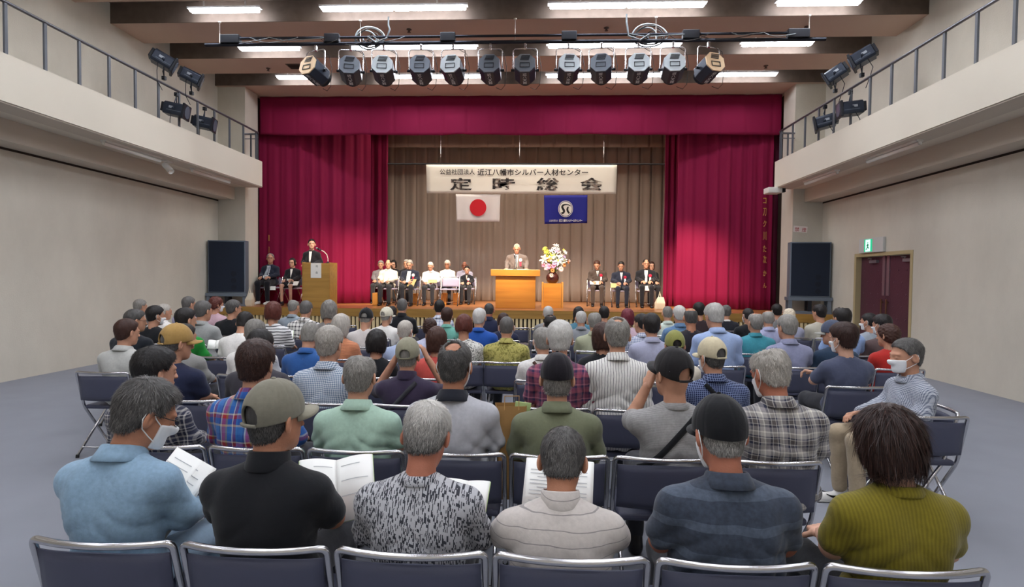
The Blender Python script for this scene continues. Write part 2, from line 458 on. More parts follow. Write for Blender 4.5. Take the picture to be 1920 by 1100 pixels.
M_cable = mat('grey_cable', '#8f979c', 0.4)
M_cab2 = mat('dark_cable', '#3a3735', 0.5)
for (p0, p1, dr) in ((430, 505, .09), (470, 560, .1), (505, 625, .06), (600, 640, .12), (625, 700, .16), (700, 760, .1), (1180, 1300, .05), (1300, 1420, .12), (1370, 1430, .04), (1430, 1500, .07), (1250, 1330, .14)):
    x0, x1 = U(p0, 70, BY)[0], U(p1, 70, BY)[0]
    MB().tube(sag(x0, x1, ZU, ZU, dr, -.045), .007, 6).build('cable', M_cab2 if dr > .1 else M_cable, bar, True)
# coiled cable bundles over the bar
for cx, nm in ((690, 'left'), (1218, 'right')):
    x0 = U(cx, 60, BY)[0]
    e = empty('cable_coil', (x0, BY - .02, ZU), 0, 'thick grey cable coil looped over the %s half of the lighting bar' % nm, 'cable')
    for k in range(5):
        rx, rz = .30 - .05 * k + rr.uniform(-.03, .03), .24 - .035 * k
        cxk = rr.uniform(-.08, .12)
        c_ = MB(); c_.tube([(cxk + rx * math.cos(t), .06 + .012 * k + .03 * math.sin(2 * t + k), -.03 + rz * math.sin(t) + (.0 if math.sin(t) > 0 else .06)) for t in [2 * math.pi * i / 28 for i in range(28)]], .014 if k < 3 else .010, 8, closed=True)
        c_.build('cable_loop', M_cable if k % 2 == 0 else M_cab2, e, True)
    sx = .42 if nm == 'left' else -.44
    zt = ZC - ZU + .0
    MB().tube([(sx, -.1, zt), (sx, -.1, zt - .15), (sx + .02, -.08, .1), (sx * .9, -.05, -.05), (sx * .4, -.03, -.12), (0, 0, 0)], .016, 8).build('feed_cable', M_cable, e, True)

PITCH = R(16)
def spot_parts(e, yaw, face_col):
    """ellipsoidal stage spotlight hanging from the pipe, seen from the rear"""
    M = TR((0, 0, -.52), rx=-PITCH, rz=yaw)      # local +y looks along the beam
    oc = [(.19 * sx_, .19 * sz_) for sx_, sz_ in ((-.45, -1), (.45, -1), (1, -.45), (1, .45), (.45, 1), (-.45, 1), (-1, .45), (-1, -.45))]
    MB().prism(oc, .36, M @ Matrix.Translation((0, -.2, 0))).build('body', M_navy, e, bevel=.008)
    MB().cyl((0, .15, 0), (0, .27, 0), .15, .14, n=24, M=M).build('lens_tube', M_black, e, True)
    f = MB().prism([(x * .97, z * .97) for x, z in oc], .02, M @ Matrix.Translation((0, -.222, 0))).build('rear_plate', face_col, e)
    v = MB()
    for k in range(4): v.box(-.085 + .008 * k, .085 + .008 * k - .012, -.230, -.224, .06 + .027 * k, .072 + .027 * k, M)
    v.build('vent_slot', M_black, e)
    v = MB()
    v.box(-.09, .09, -.235, -.228, -.10, -.088, M).box(-.09, .09, -.235, -.228, -.012, 0, M).box(-.09, -.078, -.235, -.228, -.1, 0, M).box(.078, .09, -.235, -.228, -.1, 0, M)
    v.build('handle', M_black, e)
    y_ = []
    for k in range(13):
        t = k / 12
        y_.append((-.235 + .47 * t, 0, -.10))
    pts = [(-.225, 0, -.52), (-.225, 0, -.16), (-.19, 0, -.125), (0, 0, -.12), (.19, 0, -.125), (.225, 0, -.16), (.225, 0, -.52)]
    MB().tube(pts, .011, 8, M=TR(rz=yaw)).build('yoke', M_chrome, e, True)
    MB().cyl((-.26, 0, -.52), (-.19, 0, -.52), .025, n=10, M=TR(rz=yaw)).build('pivot_knob', M_black, e, True)
    MB().cyl((.19, 0, -.52), (.26, 0, -.52), .025, n=10, M=TR(rz=yaw)).build('pivot_knob', M_black, e, True)
    MB().box(-.02, .02, -.03, .03, -.13, -.03).cyl((0, -.05, -.06), (0, .05, -.06), .012, n=8).build('clamp', M_chrome, e, bevel=.005)
    MB().tube([(.06, 0, -.1), (.25, .02, -.2), (.30, .03, -.45), (.27, .04, -.78), (.2, .05, -.86), (.1, .1, -.80)], .006, 6).build('lead', M_cab2, e, True)
    # white lettering on the underside of the body
    Mt = M @ Matrix.Translation((0, .03, -.1925)) @ Matrix.Rotation(R(-90), 4, 'X')
    for k, ch in enumerate('近八文館'):
        text_mesh('lettering', ch, .078, mat('white_lettering', '#dfe3e6', .5), e, M @ TR((0, -.145 + .082 * k, -.192), rx=R(90)) @ Matrix.Rotation(math.pi, 4, 'Y') @ Matrix.Rotation(math.pi, 4, 'Y'), extrude=.001)
    return M
M_face_s = mat('spot_plate_silver', '#b9c3c8', 0.35, metal=.5)
M_face_d = mat('spot_plate_grey', '#6a727c', 0.4, metal=.5)
M_face_c = mat('spot_plate_cream', '#d9bc96', 0.45, metal=.2)
SP = [592, 658, 720, 790, 850, 920, 985, 1066, 1128, 1197, 1262, 1329]
yaws = [22, -10, -6, -3, 6, 2, 0, -3, 8, 4, 3, -18]
faces = 'cdsdsddsdssc'
spot_objs = []
for i, px in enumerate(SP):
    x = U(px, 79, BY)[0]
    lab = 'stage spotlight on the lighting bar, %s from the left' % ORD[i]
    if i in (0, 11): lab = 'stage spotlight with a cream rear plate at the %s end of the lighting bar' % ('left' if i == 0 else 'right')
    e = empty('stage_spotlight', (x, BY - .0, ZL), 0, lab, 'spotlight', 'spotlights on the lighting bar')
    spot_parts(e, R(-yaws[i]), {'c': M_face_c, 'd': M_face_d, 's': M_face_s}[faces[i]])
    spot_objs.append(e)
def add_spot(name, loc, target, watts, size, col, blend=.6, parent=None):
    l = bpy.data.lights.new(name, 'SPOT'); l.energy = watts; l.spot_size = R(size); l.spot_blend = blend; l.color = col; l.shadow_soft_size = .09
    o = bpy.data.objects.new(name, l); COL.objects.link(o); o.location = loc
    o.rotation_euler = (Vector(target) - Vector(loc)).to_track_quat('-Z', 'Y').to_euler()
    return o
WARM = (1.0, .80, .58)
for i, tgt, k in ((1, (-5.0, 15.6, 1.6), .8), (2, (-3.9, 15.8, 1.8), 1.0), (3, (-2.6, 15.5, 1.6), 1.0), (4, (-1.4, 15.5, 1.6), .9), (5, (-.3, 15.2, 1.9), 1.0), (6, (.4, 15.2, 1.9), 1.0), (7, (1.6, 16, 1.8), .9), (8, (3.0, 15.5, 1.6), 1.0), (9, (4.6, 15.5, 1.7), 1.0), (10, (4.9, 15.4, 1.7), .9)):
    e = spot_objs[i]; x = e.location.x
    d = (Vector(tgt) - Vector((x, BY, ZL - .5))).normalized()
    add_spot('stage_spot_light', Vector((x, BY, ZL - .52)) + d * .42, tgt, SPOT_W * k, 30, WARM, .9)

def rail_lamp(x, y, z, aim, up, lab):
    e = empty('rail_lamp', (x, y, z), 0, lab, 'stage lamp', 'stage lamps clamped to the balcony rails'); e.scale = (.86, .86, .86)
    q = Vector(aim).normalized().to_track_quat('Y', 'Z').to_matrix().to_4x4()
    prof = [(-.15, -.13), (.15, -.13), (.17, -.08), (.17, .10), (.11, .15), (-.11, .15), (-.17, .10), (-.17, -.08)]
    MB().prism(prof, .40, q @ Matrix.Translation((0, -.22, 0))).build('body', M_navy, e, bevel=.012)
    MB().box(-.19, .19, .18, .23, -.17, .17, q).build('collar', M_black, e, bevel=.01)
    MB().box(-.14, .14, -.28, -.22, -.09, .11, q).build('rear_housing', M_black, e, bevel=.01)
    MB().cyl((0, .231, 0), (0, .236, 0), .14, n=24, M=q).build('lens', mat('lens_glass', '#5d6672', .15), e)
    for k_ in (-.171, .16): MB().box(k_, k_ + .011, -.1, .0, .0, .05, q).build('rating_plate', mat('plate_silver', '#9aa0a8', .4, metal=.5), e)
    MB().box(-.172, .172, -.14, .16, -.05, -.035, q).build('body_rib', mat('rib_grey', '#59616c', .4, metal=.5), e)
    s_ = 1 if up else -1
    a = q @ Vector((-.19, 0, 0)); b = q @ Vector((.19, 0, 0)); c = Vector((0, 0, -s_ * .32))
    MB().tube([a, a.lerp(c, .6) + Vector((-.03, 0, 0)), c, b.lerp(c, .6), b], .011, 8).ball(a, .03, 8).ball(b, .03, 8).build('yoke', M_navy, e, True)
    MB().box(-.035, .035, -.035, .035, min(-s_ * .32, -s_ * .40), max(-s_ * .32, -s_ * .40)).cyl((0, -.07, -s_ * .36), (0, .07, -s_ * .36), .014, n=8).build('clamp', M_black, e)
    MB().tube([(0, -.2, -.1), (.05, -.3, -.3), (.02, -.25, -.5), (.03, -.1, -.66)], .008, 6).build('lead', M_black, e, True)
xr_ = XB + .07
for (sd, Y, z, up, aim, lab) in ((-1, 10.36, 5.71, 1, (1.6, 1.0, -.95), 'upper lamp, nearer the camera'), (-1, 11.2, 5.70, 1, (1.5, .9, -.7), 'upper lamp, nearer the stage'), (-1, 10.72, 4.90, 0, (1.4, .3, -.25), 'lower hanging lamp, nearer the camera'), (-1, 11.65, 4.90, 0, (1.4, .4, -.25), 'lower hanging lamp, nearer the stage'),
        (1, 10.47, 5.72, 1, (-1.5, .9, -.85), 'upper lamp, nearer the camera'), (1, 11.38, 5.74, 1, (-1.3, .9, -.9), 'upper lamp, nearer the stage'), (1, 10.83, 4.91, 0, (-1.4, .3, -.1), 'lower hanging lamp, nearer the camera'), (1, 11.76, 4.92, 0, (-1.1, .5, -.25), 'lower hanging lamp, nearer the stage')):
    rail_lamp(sd * xr_ + (0 if up else -sd * .0), Y, z, aim, up, 'dark blue stage lamp on the %s balcony rail, %s' % ('left' if sd < 0 else 'right', lab))
# ================================================================ curtains
def clothmat(name, c, c2, rough=0.8, sheen=0.3):
    m = mat(name, c, rough, bump=.15, bscale=300, sheen=sheen); return m
M_red = mat('red_velvet', '#7d0d38', 0.8, bump=.1, bscale=250, sheen=.04, spec=.2)
M_red2 = mat('dark_red_velvet', '#5c0b32', 0.8, bump=.1, bscale=250)
M_taupe = mat('taupe_drape', '#b5a89c', 0.85, bump=.1, bscale=250)
M_border = mat('brown_border_cloth', '#93796a', 0.85, bump=.1, bscale=250)
def curtain(name, path, z0, z1, m, label, cat='curtain', amp=.06, wav=.32, flat=.0, seed=1, group=None, rows=14, step=.025, pleat=False, hem=0.0):
    r = np.random.default_rng(seed)
    P = np.array(path, float); seg = np.linalg.norm(np.diff(P, axis=0), axis=1); cum = np.r_[0, np.cumsum(seg)]
    n = int(cum[-1] / step) + 1; s = np.linspace(0, cum[-1], n)
    X = np.interp(s, cum, P[:, 0]); Y = np.interp(s, cum, P[:, 1])
    tx = np.gradient(X, s); ty = np.gradient(Y, s); nx, ny = ty, -tx
    if pleat:   # flat panels with a sharp fold every wav metres
        u = (s / wav) % 1.0
        d = amp * (np.exp(-((u - .5) / .07) ** 2) * -1.0 + .35 * np.sin(2 * np.pi * u)) + amp * .5 * np.sin(s * 1.3 + seed)
    else:
        k = 0
        ph = np.cumsum(r.normal(1, .35, n).clip(.3, 2)) * step * 2 * np.pi / wav
        d = np.sin(ph) + .45 * np.sin(ph * 2.13 + 1) + .3 * np.sin(ph * .37 + seed)
        env = .45 + .55 * (np.sin(s * 1.7 + seed) * .5 + .5) ** 1
        d = amp * d * env
    z = np.linspace(z0, z1, rows)
    V = []
    for i, zz in enumerate(z):
        t = i / (rows - 1)
        f = 1.0 - .35 * t * (1 - flat)
        sway = .012 * np.sin(s * 5 + zz * 3 + seed)
        hz = zz + (hem * np.sin(s * 2.1 + seed) + hem * .5 * np.sin(s * 7.3) if i == 0 else 0)
        V.append(np.stack([X + nx * (d * f + sway), Y + ny * (d * f + sway), np.full(n, zz) + (hz - zz)], 1))
    V = np.concatenate(V)
    i, j = np.meshgrid(np.arange(rows - 1), np.arange(n - 1), indexing='ij')
    a = (i * n + j).ravel(); F = np.stack([a, a + 1, a + n + 1, a + n], 1)
    me = mesh_from(name, V, F, True); me.materials.append(m)
    o = link(bpy.data.objects.new(name, me)); tag(o, label, cat, group)
    sd = o.modifiers.new('thick', 'SOLIDIFY'); sd.thickness = .012; sd.offset = 0
    return o
curtain('curtain_valance', [(-6.87, 14.86), (6.87, 14.86)], 5.47, ZC - .01, M_red, 'crimson velvet valance across the top of the stage opening', amp=.018, wav=.66, pleat=True, seed=2, hem=.012)
curtain('stage_curtain', [(-6.98, 15.0), (-5.9, 15.15), (-4.2, 16.0)], SZ + .01, 6.4, M_red, 'crimson velvet stage curtain gathered at the left, behind the wooden lectern', amp=.036, wav=.30, seed=5)
curtain('stage_curtain', [(-4.65, 16.62), (-3.86, 16.62)], SZ + .01, 6.4, M_red, 'narrow inner leg of the crimson curtain at the left edge of the grey backdrop', amp=.05, wav=.22, seed=8)
curtain('stage_curtain', [(4.42, 15.5), (5.6, 15.15), (6.75, 15.0)], SZ + .01, 6.4, M_red, 'crimson velvet stage curtain gathered at the right, gold lettering at its edge', amp=.036, wav=.30, seed=11)
curtain('stage_curtain', [(4.26, 16.4), (4.95, 16.4)], SZ + .01, 6.4, M_red, 'narrow inner leg of the crimson curtain at the right edge of the grey backdrop', amp=.05, wav=.2, seed=14)
curtain('wing_curtain', [(-6.98, 15.9), (-6.3, 15.75)], SZ + .01, 6.4, M_red2, 'dark purple red wing curtain beside the left pillar', amp=.05, wav=.25, seed=17)
curtain('wing_curtain', [(6.72, 15.4), (6.97, 15.2)], SZ + .01, 6.4, M_red2, 'dark purple red wing curtain beside the right pillar', amp=.03, wav=.12, seed=19)
curtain('backdrop_curtain', [(-5.2, 18.8), (5.6, 18.8)], SZ + .01, 6.4, M_taupe, 'taupe pleated curtain across the back of the stage', amp=.075, wav=.375, pleat=True, seed=3, rows=10)
zb = U(980, 276, 17.6)[1]
curtain('border_curtain', [(-5.4, 17.6), (5.8, 17.6)], zb, ZC - .004, M_border, 'short brown border curtain above the back of the stage', amp=.03, wav=.42, pleat=True, seed=6, rows=5)
# gold lettering on the edge of the right curtain (only slivers of the characters show between the folds)
M_gold = mat('gold_embroidery', '#c79a4a', .5, metal=.3)
gl = [o for o in bpy.data.objects if o.name.startswith('stage_curtain') and 'gold' in o.get('label', '')][0]
for i, (py, h) in enumerate(((376, 10), (397, 14), (419, 11), (442, 15), (466, 12), (486, 14), (512, 10), (535, 9))):
    x, z = U(1434, py, 14.88)
    text_mesh('gold_lettering', 'コ刀ク川た次かん'[i], .2, M_gold, gl, TR((x, 14.885, z), rz=R(-10)), extrude=.004, width=.075, height=h / 70)
for i, py in enumerate((446, 468, 474)):
    x, z = U(505, py, 14.95)
    text_mesh('gold_lettering', '一刀ノ'[i], .2, M_gold, [o for o in bpy.data.objects if o.name == 'stage_curtain'][0], TR((x, 14.93, z)), extrude=.004, width=.02, height=.16)

# unseen fill strips added behind the valance to brighten banner and backdrop
M_strip = emat('added_fill_glow', '#fff0dc', 22.0)
for i, (yb_, zb_) in enumerate(((15.7, 6.2), (16.9, 6.2))):
    e = empty('added_fill_strip', (0, yb_, zb_), 0, 'added unseen fill light strip above the stage behind the valance, %s' % ['nearer the audience', 'nearer the backdrop'][i], 'lamp', 'added fill light strips')
    MB().box(-3.9, 3.9, -.1, .1, 0, .1).box(-3.9, 3.9, -.1, -.085, -.09, 0).box(-3.9, 3.9, .085, .1, -.09, 0).build('housing', M_black, e)
    MB().box(-3.8, 3.8, -.08, .08, -.03, -.001).build('added_fill_lamps', M_strip, e)
    for x in (-3.5, 0, 3.5): MB().cyl((x, 0, .1), (x, 0, ZC - zb_ + .001), .008, n=6).build('hanger', M_chrome, e)

# hanging batten, banner and flags
YF = 17.3
zbat = U(980, 307, YF)[1]
bt = empty('banner_batten', (0, YF + .03, zbat), 0, 'thin black batten pipe carrying the white banner', 'pipe')
MB().tube([(-5.2, 0, 0), (5.6, 0, 0)], .025, 10).build('pipe', M_black, bt, True)
for px in (826, 974, 1132):
    x = U(px, 300, YF)[0]; MB().cyl((x, 0, .02), (x, 0, ZC - zbat), .006, n=6).build('hanger', M_chrome, bt, True)
def sheet(name, c0, c1, c2, c3, Y, m, parent, nx=40, nz=10, wave=.012, seed=0, thick=.006):
    """cloth hanging near the plane y = Y; corners given as photograph points: top left, top right, bottom right, bottom left"""
    r = np.random.default_rng(seed)
    q = [np.array(U(*c, Y)) for c in (c0, c1, c2, c3)]
    V = []
    for j in range(nz + 1):
        v = j / nz
        for i in range(nx + 1):
            u = i / nx
            p = (1 - v) * ((1 - u) * q[0] + u * q[1]) + v * ((1 - u) * q[3] + u * q[2])
            V.append((p[0], Y + wave * v * math.sin(u * 9 + seed) + wave * .6 * math.sin(u * 23 + 2 * seed + v) * v, p[1]))
    F = [(j * (nx + 1) + i, (j + 1) * (nx + 1) + i, (j + 1) * (nx + 1) + i + 1, j * (nx + 1) + i + 1) for j in range(nz) for i in range(nx)]
    me = mesh_from(name, V, F, True); me.materials.append(m); o = link(bpy.data.objects.new(name, me), parent)
    sd = o.modifiers.new('thick', 'SOLIDIFY'); sd.thickness = thick; sd.offset = 1
    return o
M_cloth = mat('white_banner_cloth', '#f1efe8', .85)
bn = empty('banner', (0, 0, 0), 0, 'long white banner with black lettering hung over the stage', 'banner')
sheet('cloth', (799, 308.5), (1157, 309), (1155, 364), (800, 362), YF, M_cloth, bn, seed=1, wave=.008)
M_ink = mat('black_ink', '#1c1a1c', .7)
# large letters carry a black and white photo collage
mc, nt, b = nmat('collage_ink'); N, L = nt.nodes, nt.links
tc = N.new('ShaderNodeTexCoord'); vo = N.new('ShaderNodeTexVoronoi'); vo.inputs['Scale'].default_value = 9
no = N.new('ShaderNodeTexNoise'); no.inputs['Scale'].default_value = 14; no.inputs['Detail'].default_value = 4
L.new(tc.outputs['Object'], vo.inputs['Vector']); L.new(tc.outputs['Object'], no.inputs['Vector'])
mx = N.new('ShaderNodeMix'); mx.data_type = 'RGBA'; mx.inputs[0].default_value = .45
L.new(vo.outputs['Color'], mx.inputs[6]); L.new(no.outputs[0], mx.inputs[7])
bw = N.new('ShaderNodeRGBToBW'); L.new(mx.outputs[2], bw.inputs[0])
cr = N.new('ShaderNodeValToRGB'); cr.color_ramp.elements[0].position = .50; cr.color_ramp.elements[0].color = lin('#15131a'); cr.color_ramp.elements[1].position = .66; cr.color_ramp.elements[1].color = lin('#94877f')
L.new(bw.outputs[0], cr.inputs[0]); L.new(cr.outputs[0], b.inputs['Base Color']); b.inputs['Roughness'].default_value = .7
TY = YF - .022
def put(ch, px, py, wpx, hpx, m, parent, Y=TY, bold=0.0, nm='lettering'):
    x, z = U(px, py, Y); s = S(Y)
    return text_mesh(nm, ch, .3, m, parent, TR((x, Y, z)), extrude=.001, width=wpx / s, height=hpx / s if hpx else None, bold=bold)
put('公益社団法人', 857.5, 322, 66, 10.5, M_ink, bn, bold=.002)
put('近江八幡市シルバー人材センター', 998.5, 322.8, 206, 12.5, M_ink, bn, bold=.004)
for ch, px in (('定', 864), ('時', 944.5), ('総', 1027), ('会', 1109)):
    put(ch, px, 345, 42, 24, mc, bn, bold=.007)
jp = empty('flag', (0, 0, 0), 0, 'white flag with a red disc hanging under the banner', 'flag')
sheet('cloth', (854.5, 364), (938.5, 364.5), (936.5, 416), (856, 415), YF + .01, mat('white_flag_cloth', '#e9e4e4', .85), jp, nx=30, seed=2, wave=.02)
x, z = U(896.3, 389, TY - .02)
MB().prism([(x + 15.6 / S(TY) * math.cos(2 * math.pi * k / 40), z + 15.8 / S(TY) * math.sin(2 * math.pi * k / 40)) for k in range(40)], .004, Matrix.Translation((0, TY - .02, 0))).build('red_disc', mat('flag_red', '#d41f2e', .8), jp)
bf = empty('flag', (0, 0, 0), 0, 'blue flag with a round white emblem hanging under the banner', 'flag')
M_blue = mat('blue_flag_cloth', '#20248c', .75)
sheet('cloth', (1020, 366), (1101.5, 365.5), (1101, 418), (1021, 420), YF + .01, M_blue, bf, nx=30, seed=4, wave=.02)
ex, ez = U(1060.5, 391.3, TY - .02); er = 13.6 / S(TY); eh = 15.2 / S(TY)
def ring(r0, r1, y, m, nm):
    V, F = [], []
    for k in range(48):
        a = 2 * math.pi * k / 48
        for rr_ in (r0, r1): V.append((ex + er * rr_ * math.cos(a), y, ez + eh * rr_ * math.sin(a)))
    for k in range(48):
        k2 = (k + 1) % 48; F.append((2 * k, 2 * k + 1, 2 * k2 + 1, 2 * k2))
    o = MB().add(V, F).build(nm, m, bf); o.modifiers.new('t', 'SOLIDIFY').thickness = .003
ring(.94, 1.0, TY - .02, M_cloth, 'emblem_ring'); ring(.0001, .86, TY - .02, M_cloth, 'emblem_disc')
def stroke(pts, ws, nm):
    P = [Vector(((p[0] - 950) / 212 * er + ex, 0, -(p[1] - 490) / 236 * eh + ez)) for p in pts]
    # resample with a smooth curve
    Q, Wd = [], []
    for i in range(len(P) - 1):
        a = P[max(i - 1, 0)]; b_ = P[i]; c_ = P[i + 1]; d_ = P[min(i + 2, len(P) - 1)]
        for k in range(6):
            t = k / 6
            Q.append(.5 * ((2 * b_) + (c_ - a) * t + (2 * a - 5 * b_ + 4 * c_ - d_) * t * t + (-a + 3 * b_ - 3 * c_ + d_) * t ** 3)); Wd.append(ws[i] * (1 - t) + ws[i + 1] * t)
    Q.append(P[-1]); Wd.append(ws[-1])
    V, F = [], []
    for i, p in enumerate(Q):
        t = (Q[min(i + 1, len(Q) - 1)] - Q[max(i - 1, 0)]).normalized(); n_ = Vector((-t.z, 0, t.x)) * (Wd[i] / 212 * er)
        V += [p + n_, p - n_]
    for i in range(len(Q) - 1): F.append((2 * i, 2 * i + 1, 2 * i + 3, 2 * i + 2))
    o = MB().add([(v.x, TY - .024, v.z) for v in V], F).build(nm, M_ink, bf); o.modifiers.new('t', 'SOLIDIFY').thickness = .003
stroke([(1095, 412), (1040, 380), (960, 368), (885, 385), (852, 435), (880, 500), (905, 550), (885, 600), (830, 622)], [8, 14, 18, 26, 30, 32, 32, 30, 26], 'emblem_stroke')
stroke([(1028, 428), (1003, 490), (1012, 555), (1060, 622)], [14, 28, 28, 24], 'emblem_stroke')
put('公益社団法人', 1038, 413.5, 17, 3.8, M_cloth, bf, TY - .03)
put('近江八幡市シルバー人材センター', 1070, 413.3, 43, 5, M_cloth, bf, TY - .03, bold=.006)

# ================================================================ stage furniture
def floorhit(px, py, z=SZ):
    d = CM.T @ np.array([(px - 960) / FPX, (550 - py) / FPX, -1.0]); t = (z - CP[2]) / d[2]; q = CP + d * t
    return float(q[0]), float(q[1])
M_oak = wood('podium_oak', '#c9802f', '#d99139', 'x', 4, .35)
M_oak2 = wood('lectern_oak', '#a67c3a', '#b98d45', 'x', 4, .4)
M_oak3 = wood('stand_oak', '#cf8a3c', '#dd9c4b', 'z', 4, .35)
px0, py0 = floorhit(966, 578)
pod = empty('podium', (px0, py0, SZ), 0, 'wide orange oak podium with an overhanging top at centre stage', 'podium')
s_ = S(py0); hw = 37.5 / s_; tw = 46 / s_; H = 73 / s_
MB().box(-hw, hw, 0, .6, 0, H - .17).build('body', M_oak, pod, bevel=.006)
MB().box(-hw + .02, hw - .02, -.003, 0, .02, H - .18).build('front_panel', M_oak, pod, bevel=.002)
MB().box(-tw, tw, -.10, .66, H - .165, H).build('top', M_oak, pod, bevel=.008)
POD_TOP = SZ + H; POD = (px0, py0)
pp = empty('paper', (px0, py0 + .33, POD_TOP), 0, 'white script sheets lying on the podium in front of the speaker', 'paper')
MB().box(-.25, .25, -.14, .14, 0, .012).build('sheet', M_cloth, pp)
def mic(name, loc, pts, lab, M_neck):
    e = empty(name, loc, 0, lab, 'microphone')
    MB().lathe([(.06, 0), (.06, .015), (.015, .03), (.012, .05)], 16).build('base', M_black, e, True)
    MB().tube(pts, .009, 8).build('gooseneck', M_neck, e, True)
    a, b = Vector(pts[-2]), Vector(pts[-1]); d = (b - a).normalized()
    MB().cyl(b, b + d * .10, .018, .022, 12).build('handle', M_black, e, True)
    MB().ball(b + d * .12, .028, 12).build('grille', M_chrome, e, True)
mic('microphone', (px0 - .02, py0 + .05, POD_TOP), [(0, 0, .03), (0, .0, .14), (.01, .04, .24), (.0, .09, .29)], 'thin dark microphone on the podium in front of the speaker', M_black)
vx, vy = floorhit(1035.5, 577)
st = empty('flower_stand', (vx, vy, SZ), 0, 'narrow oak box stand carrying the flower vase', 'stand')
s_ = S(vy); vw = 18.5 / s_; vh = 46 / s_
MB().box(-vw + .03, vw - .03, 0.01, .45, 0, vh).build('body', M_oak, st)
for k in (-1, 1): MB().box(k * vw - .025, k * vw + .025, 0, .47, 0, vh + .035).build('side_board', M_oak3, st, bevel=.004)
# lectern at the left
lx, ly = floorhit(592.5, 576.5)
s_ = S(ly); lw = 26 / s_; lh = 85 / s_
le = empty('lectern', (lx, ly, SZ), 0, 'tall golden wooden lectern with a white paper sign at the left of the stage', 'lectern')
MB().box(-lw, lw, 0, .5, 0, lh).build('body', M_oak2, le, bevel=.006)
MB().box(-lw - .01, -lw, -.01, .5, 0, lh + .02).box(lw, lw + .01, -.01, .5, 0, lh + .02).build('side_board', M_oak2, le)
MB().box(-.13, .13, -.006, -.002, lh - .36, lh + .005).box(-.13, .13, -.006, .06, lh + .001, lh + .005).build('paper_sign', M_cloth, le)
for k, ch in enumerate('司会'): text_mesh('lettering', ch, .06, M_ink, le, TR((.02, -.008, lh - .08 - .15 * k)), extrude=.0005)
LEC = (lx, ly, lh)
mic('microphone', (lx + .22, ly + .2, SZ + lh), [(0, 0, .03), (0, 0, .12), (-.03, 0, .22), (-.10, 0, .29), (-.16, -.02, .32)], 'microphone on a pale gooseneck on the left wooden lectern', M_white)

# loudspeakers on stands in front of the pillars
M_grille = mat('speaker_cloth', '#1b2434', .85, bump=.3, bscale=900)
M_spk = mat('speaker_frame', '#68727d', .5)
for nm, cx, rz in (('left', 425, .16), ('right', 1518, -.16)):
    x, z0 = U(cx, 549 if nm == 'left' else 557, 13.62); s_ = S(13.62)
    e = empty('loudspeaker', (x, 13.62, SZ), rz, 'big dark loudspeaker with grey frame on a stand before the %s pillar' % nm, 'loudspeaker')
    hw = 34.5 / s_; zb_ = z0 - SZ; hh = 101 / s_
    MB().box(-hw, hw, 0, .25, zb_, zb_ + hh).build('cabinet', M_spk, e, bevel=.01)
    MB().box(-hw + .03, hw - .03, -.012, 0, zb_ + .03, zb_ + hh - .03).build('grille', M_grille, e)
    for k in range(3): MB().cyl((.17, -.0165, zb_ + .14 + .17 * k), (.17, -.012, zb_ + .14 + .17 * k), .065, n=24).build('driver', mat('driver_dark', '#151b28', .8), e)
    s = empty('speaker_stand', (x, 13.62, SZ), rz, 'grey wooden stand under the %s loudspeaker' % nm, 'stand')
    MB().box(-hw - .04, hw + .04, -.05, .28, zb_ - .085, zb_ - .001).build('shelf', M_spk, s, bevel=.006)
    for xx in (-hw + .02, -.0, hw - .02):
        for yy in (.0, .22): MB().box(xx - .04, xx + .04, yy - .03, yy + .03, .05, zb_ - .086).build('leg', M_spk if xx else M_black, s)
    MB().box(-hw - .03, hw + .03, -.04, .27, 0, .06).build('base', M_spk, s)
# signs
M_paper = mat('sign_paper', '#f0e6e2', .7)
x, z = U(1501, 429.5, YP0 - .01); sg = empty('no_smoking_sign', (x, YP0 - .008, z), 0, 'white no smoking notice with two red characters on the right pillar', 'sign')
MB().box(-.165, .165, 0, .006, -.075, .075, TR(ry=R(4))).build('plate', M_paper, sg)
for k, ch in enumerate('禁煙'): text_mesh('lettering', ch, .11, mat('sign_red', '#b5202c', .7), sg, TR((-.085 + .17 * k, -.003, -.006 + -.012 * k), ry=R(4)), extrude=.0006)
ye_, ze_ = 11.98, 2.455
sg = empty('exit_sign', (XW - .001, ye_, ze_), R(-90), 'grey exit sign with a lit green running figure above the double door', 'sign')
MB().box(-.42, .42, -.06, 0, -.15, .15).build('housing', mat('sign_grey', '#c9cbc9', .5), sg, bevel=.006)
MB().box(-.22, .06, -.064, -.06, -.13, .13).build('green_panel', emat('exit_green', '#1fae7c', .75), sg)
MB().box(-.17, .0, -.067, -.064, -.125, .12).build('lit_door', emat('exit_white', '#c6ffee', .85), sg)
g = MB(); gm = mat('figure_green', '#0c7a52', .6)
g.ball((-.085, -.068, .055), (.017, .004, .017), 8)
for a, b_ in (((-.085, .035), (-.08, -.02)), ((-.08, .02), (-.115, -.01)), ((-.085, .03), (-.05, .0)), ((-.08, -.02), (-.055, -.055)), ((-.055, -.055), (-.03, -.06)), ((-.08, -.02), (-.105, -.06)), ((-.105, -.06), (-.135, -.085))):
    g.tube([(a[0], -.069, a[1]), (b_[0], -.069, b_[1])], .009, 6)
g.build('figure', gm, sg)
# step boxes under the chairs on stage
def sbox(px0_, px1_, py0_, py1_, lab, dep=.3):
    x0, y = floorhit((px0_ + px1_) / 2, py1_); s_ = S(y); w_ = (px1_ - px0_) / 2 / s_; h_ = (py1_ - py0_) / s_
    e = empty('step_box', (x0, y, SZ), 0, lab, 'box')
    MB().box(-w_, w_, 0, dep, .02, h_).build('body', M_oak3, e, bevel=.005)
    MB().box(-w_ + .01, w_ - .01, .01, dep - .01, 0, .02).build('base', M_oak2, e)
sbox(698, 707, 548.5, 573, 'narrow pale wooden box at the left end of the seated stage row')
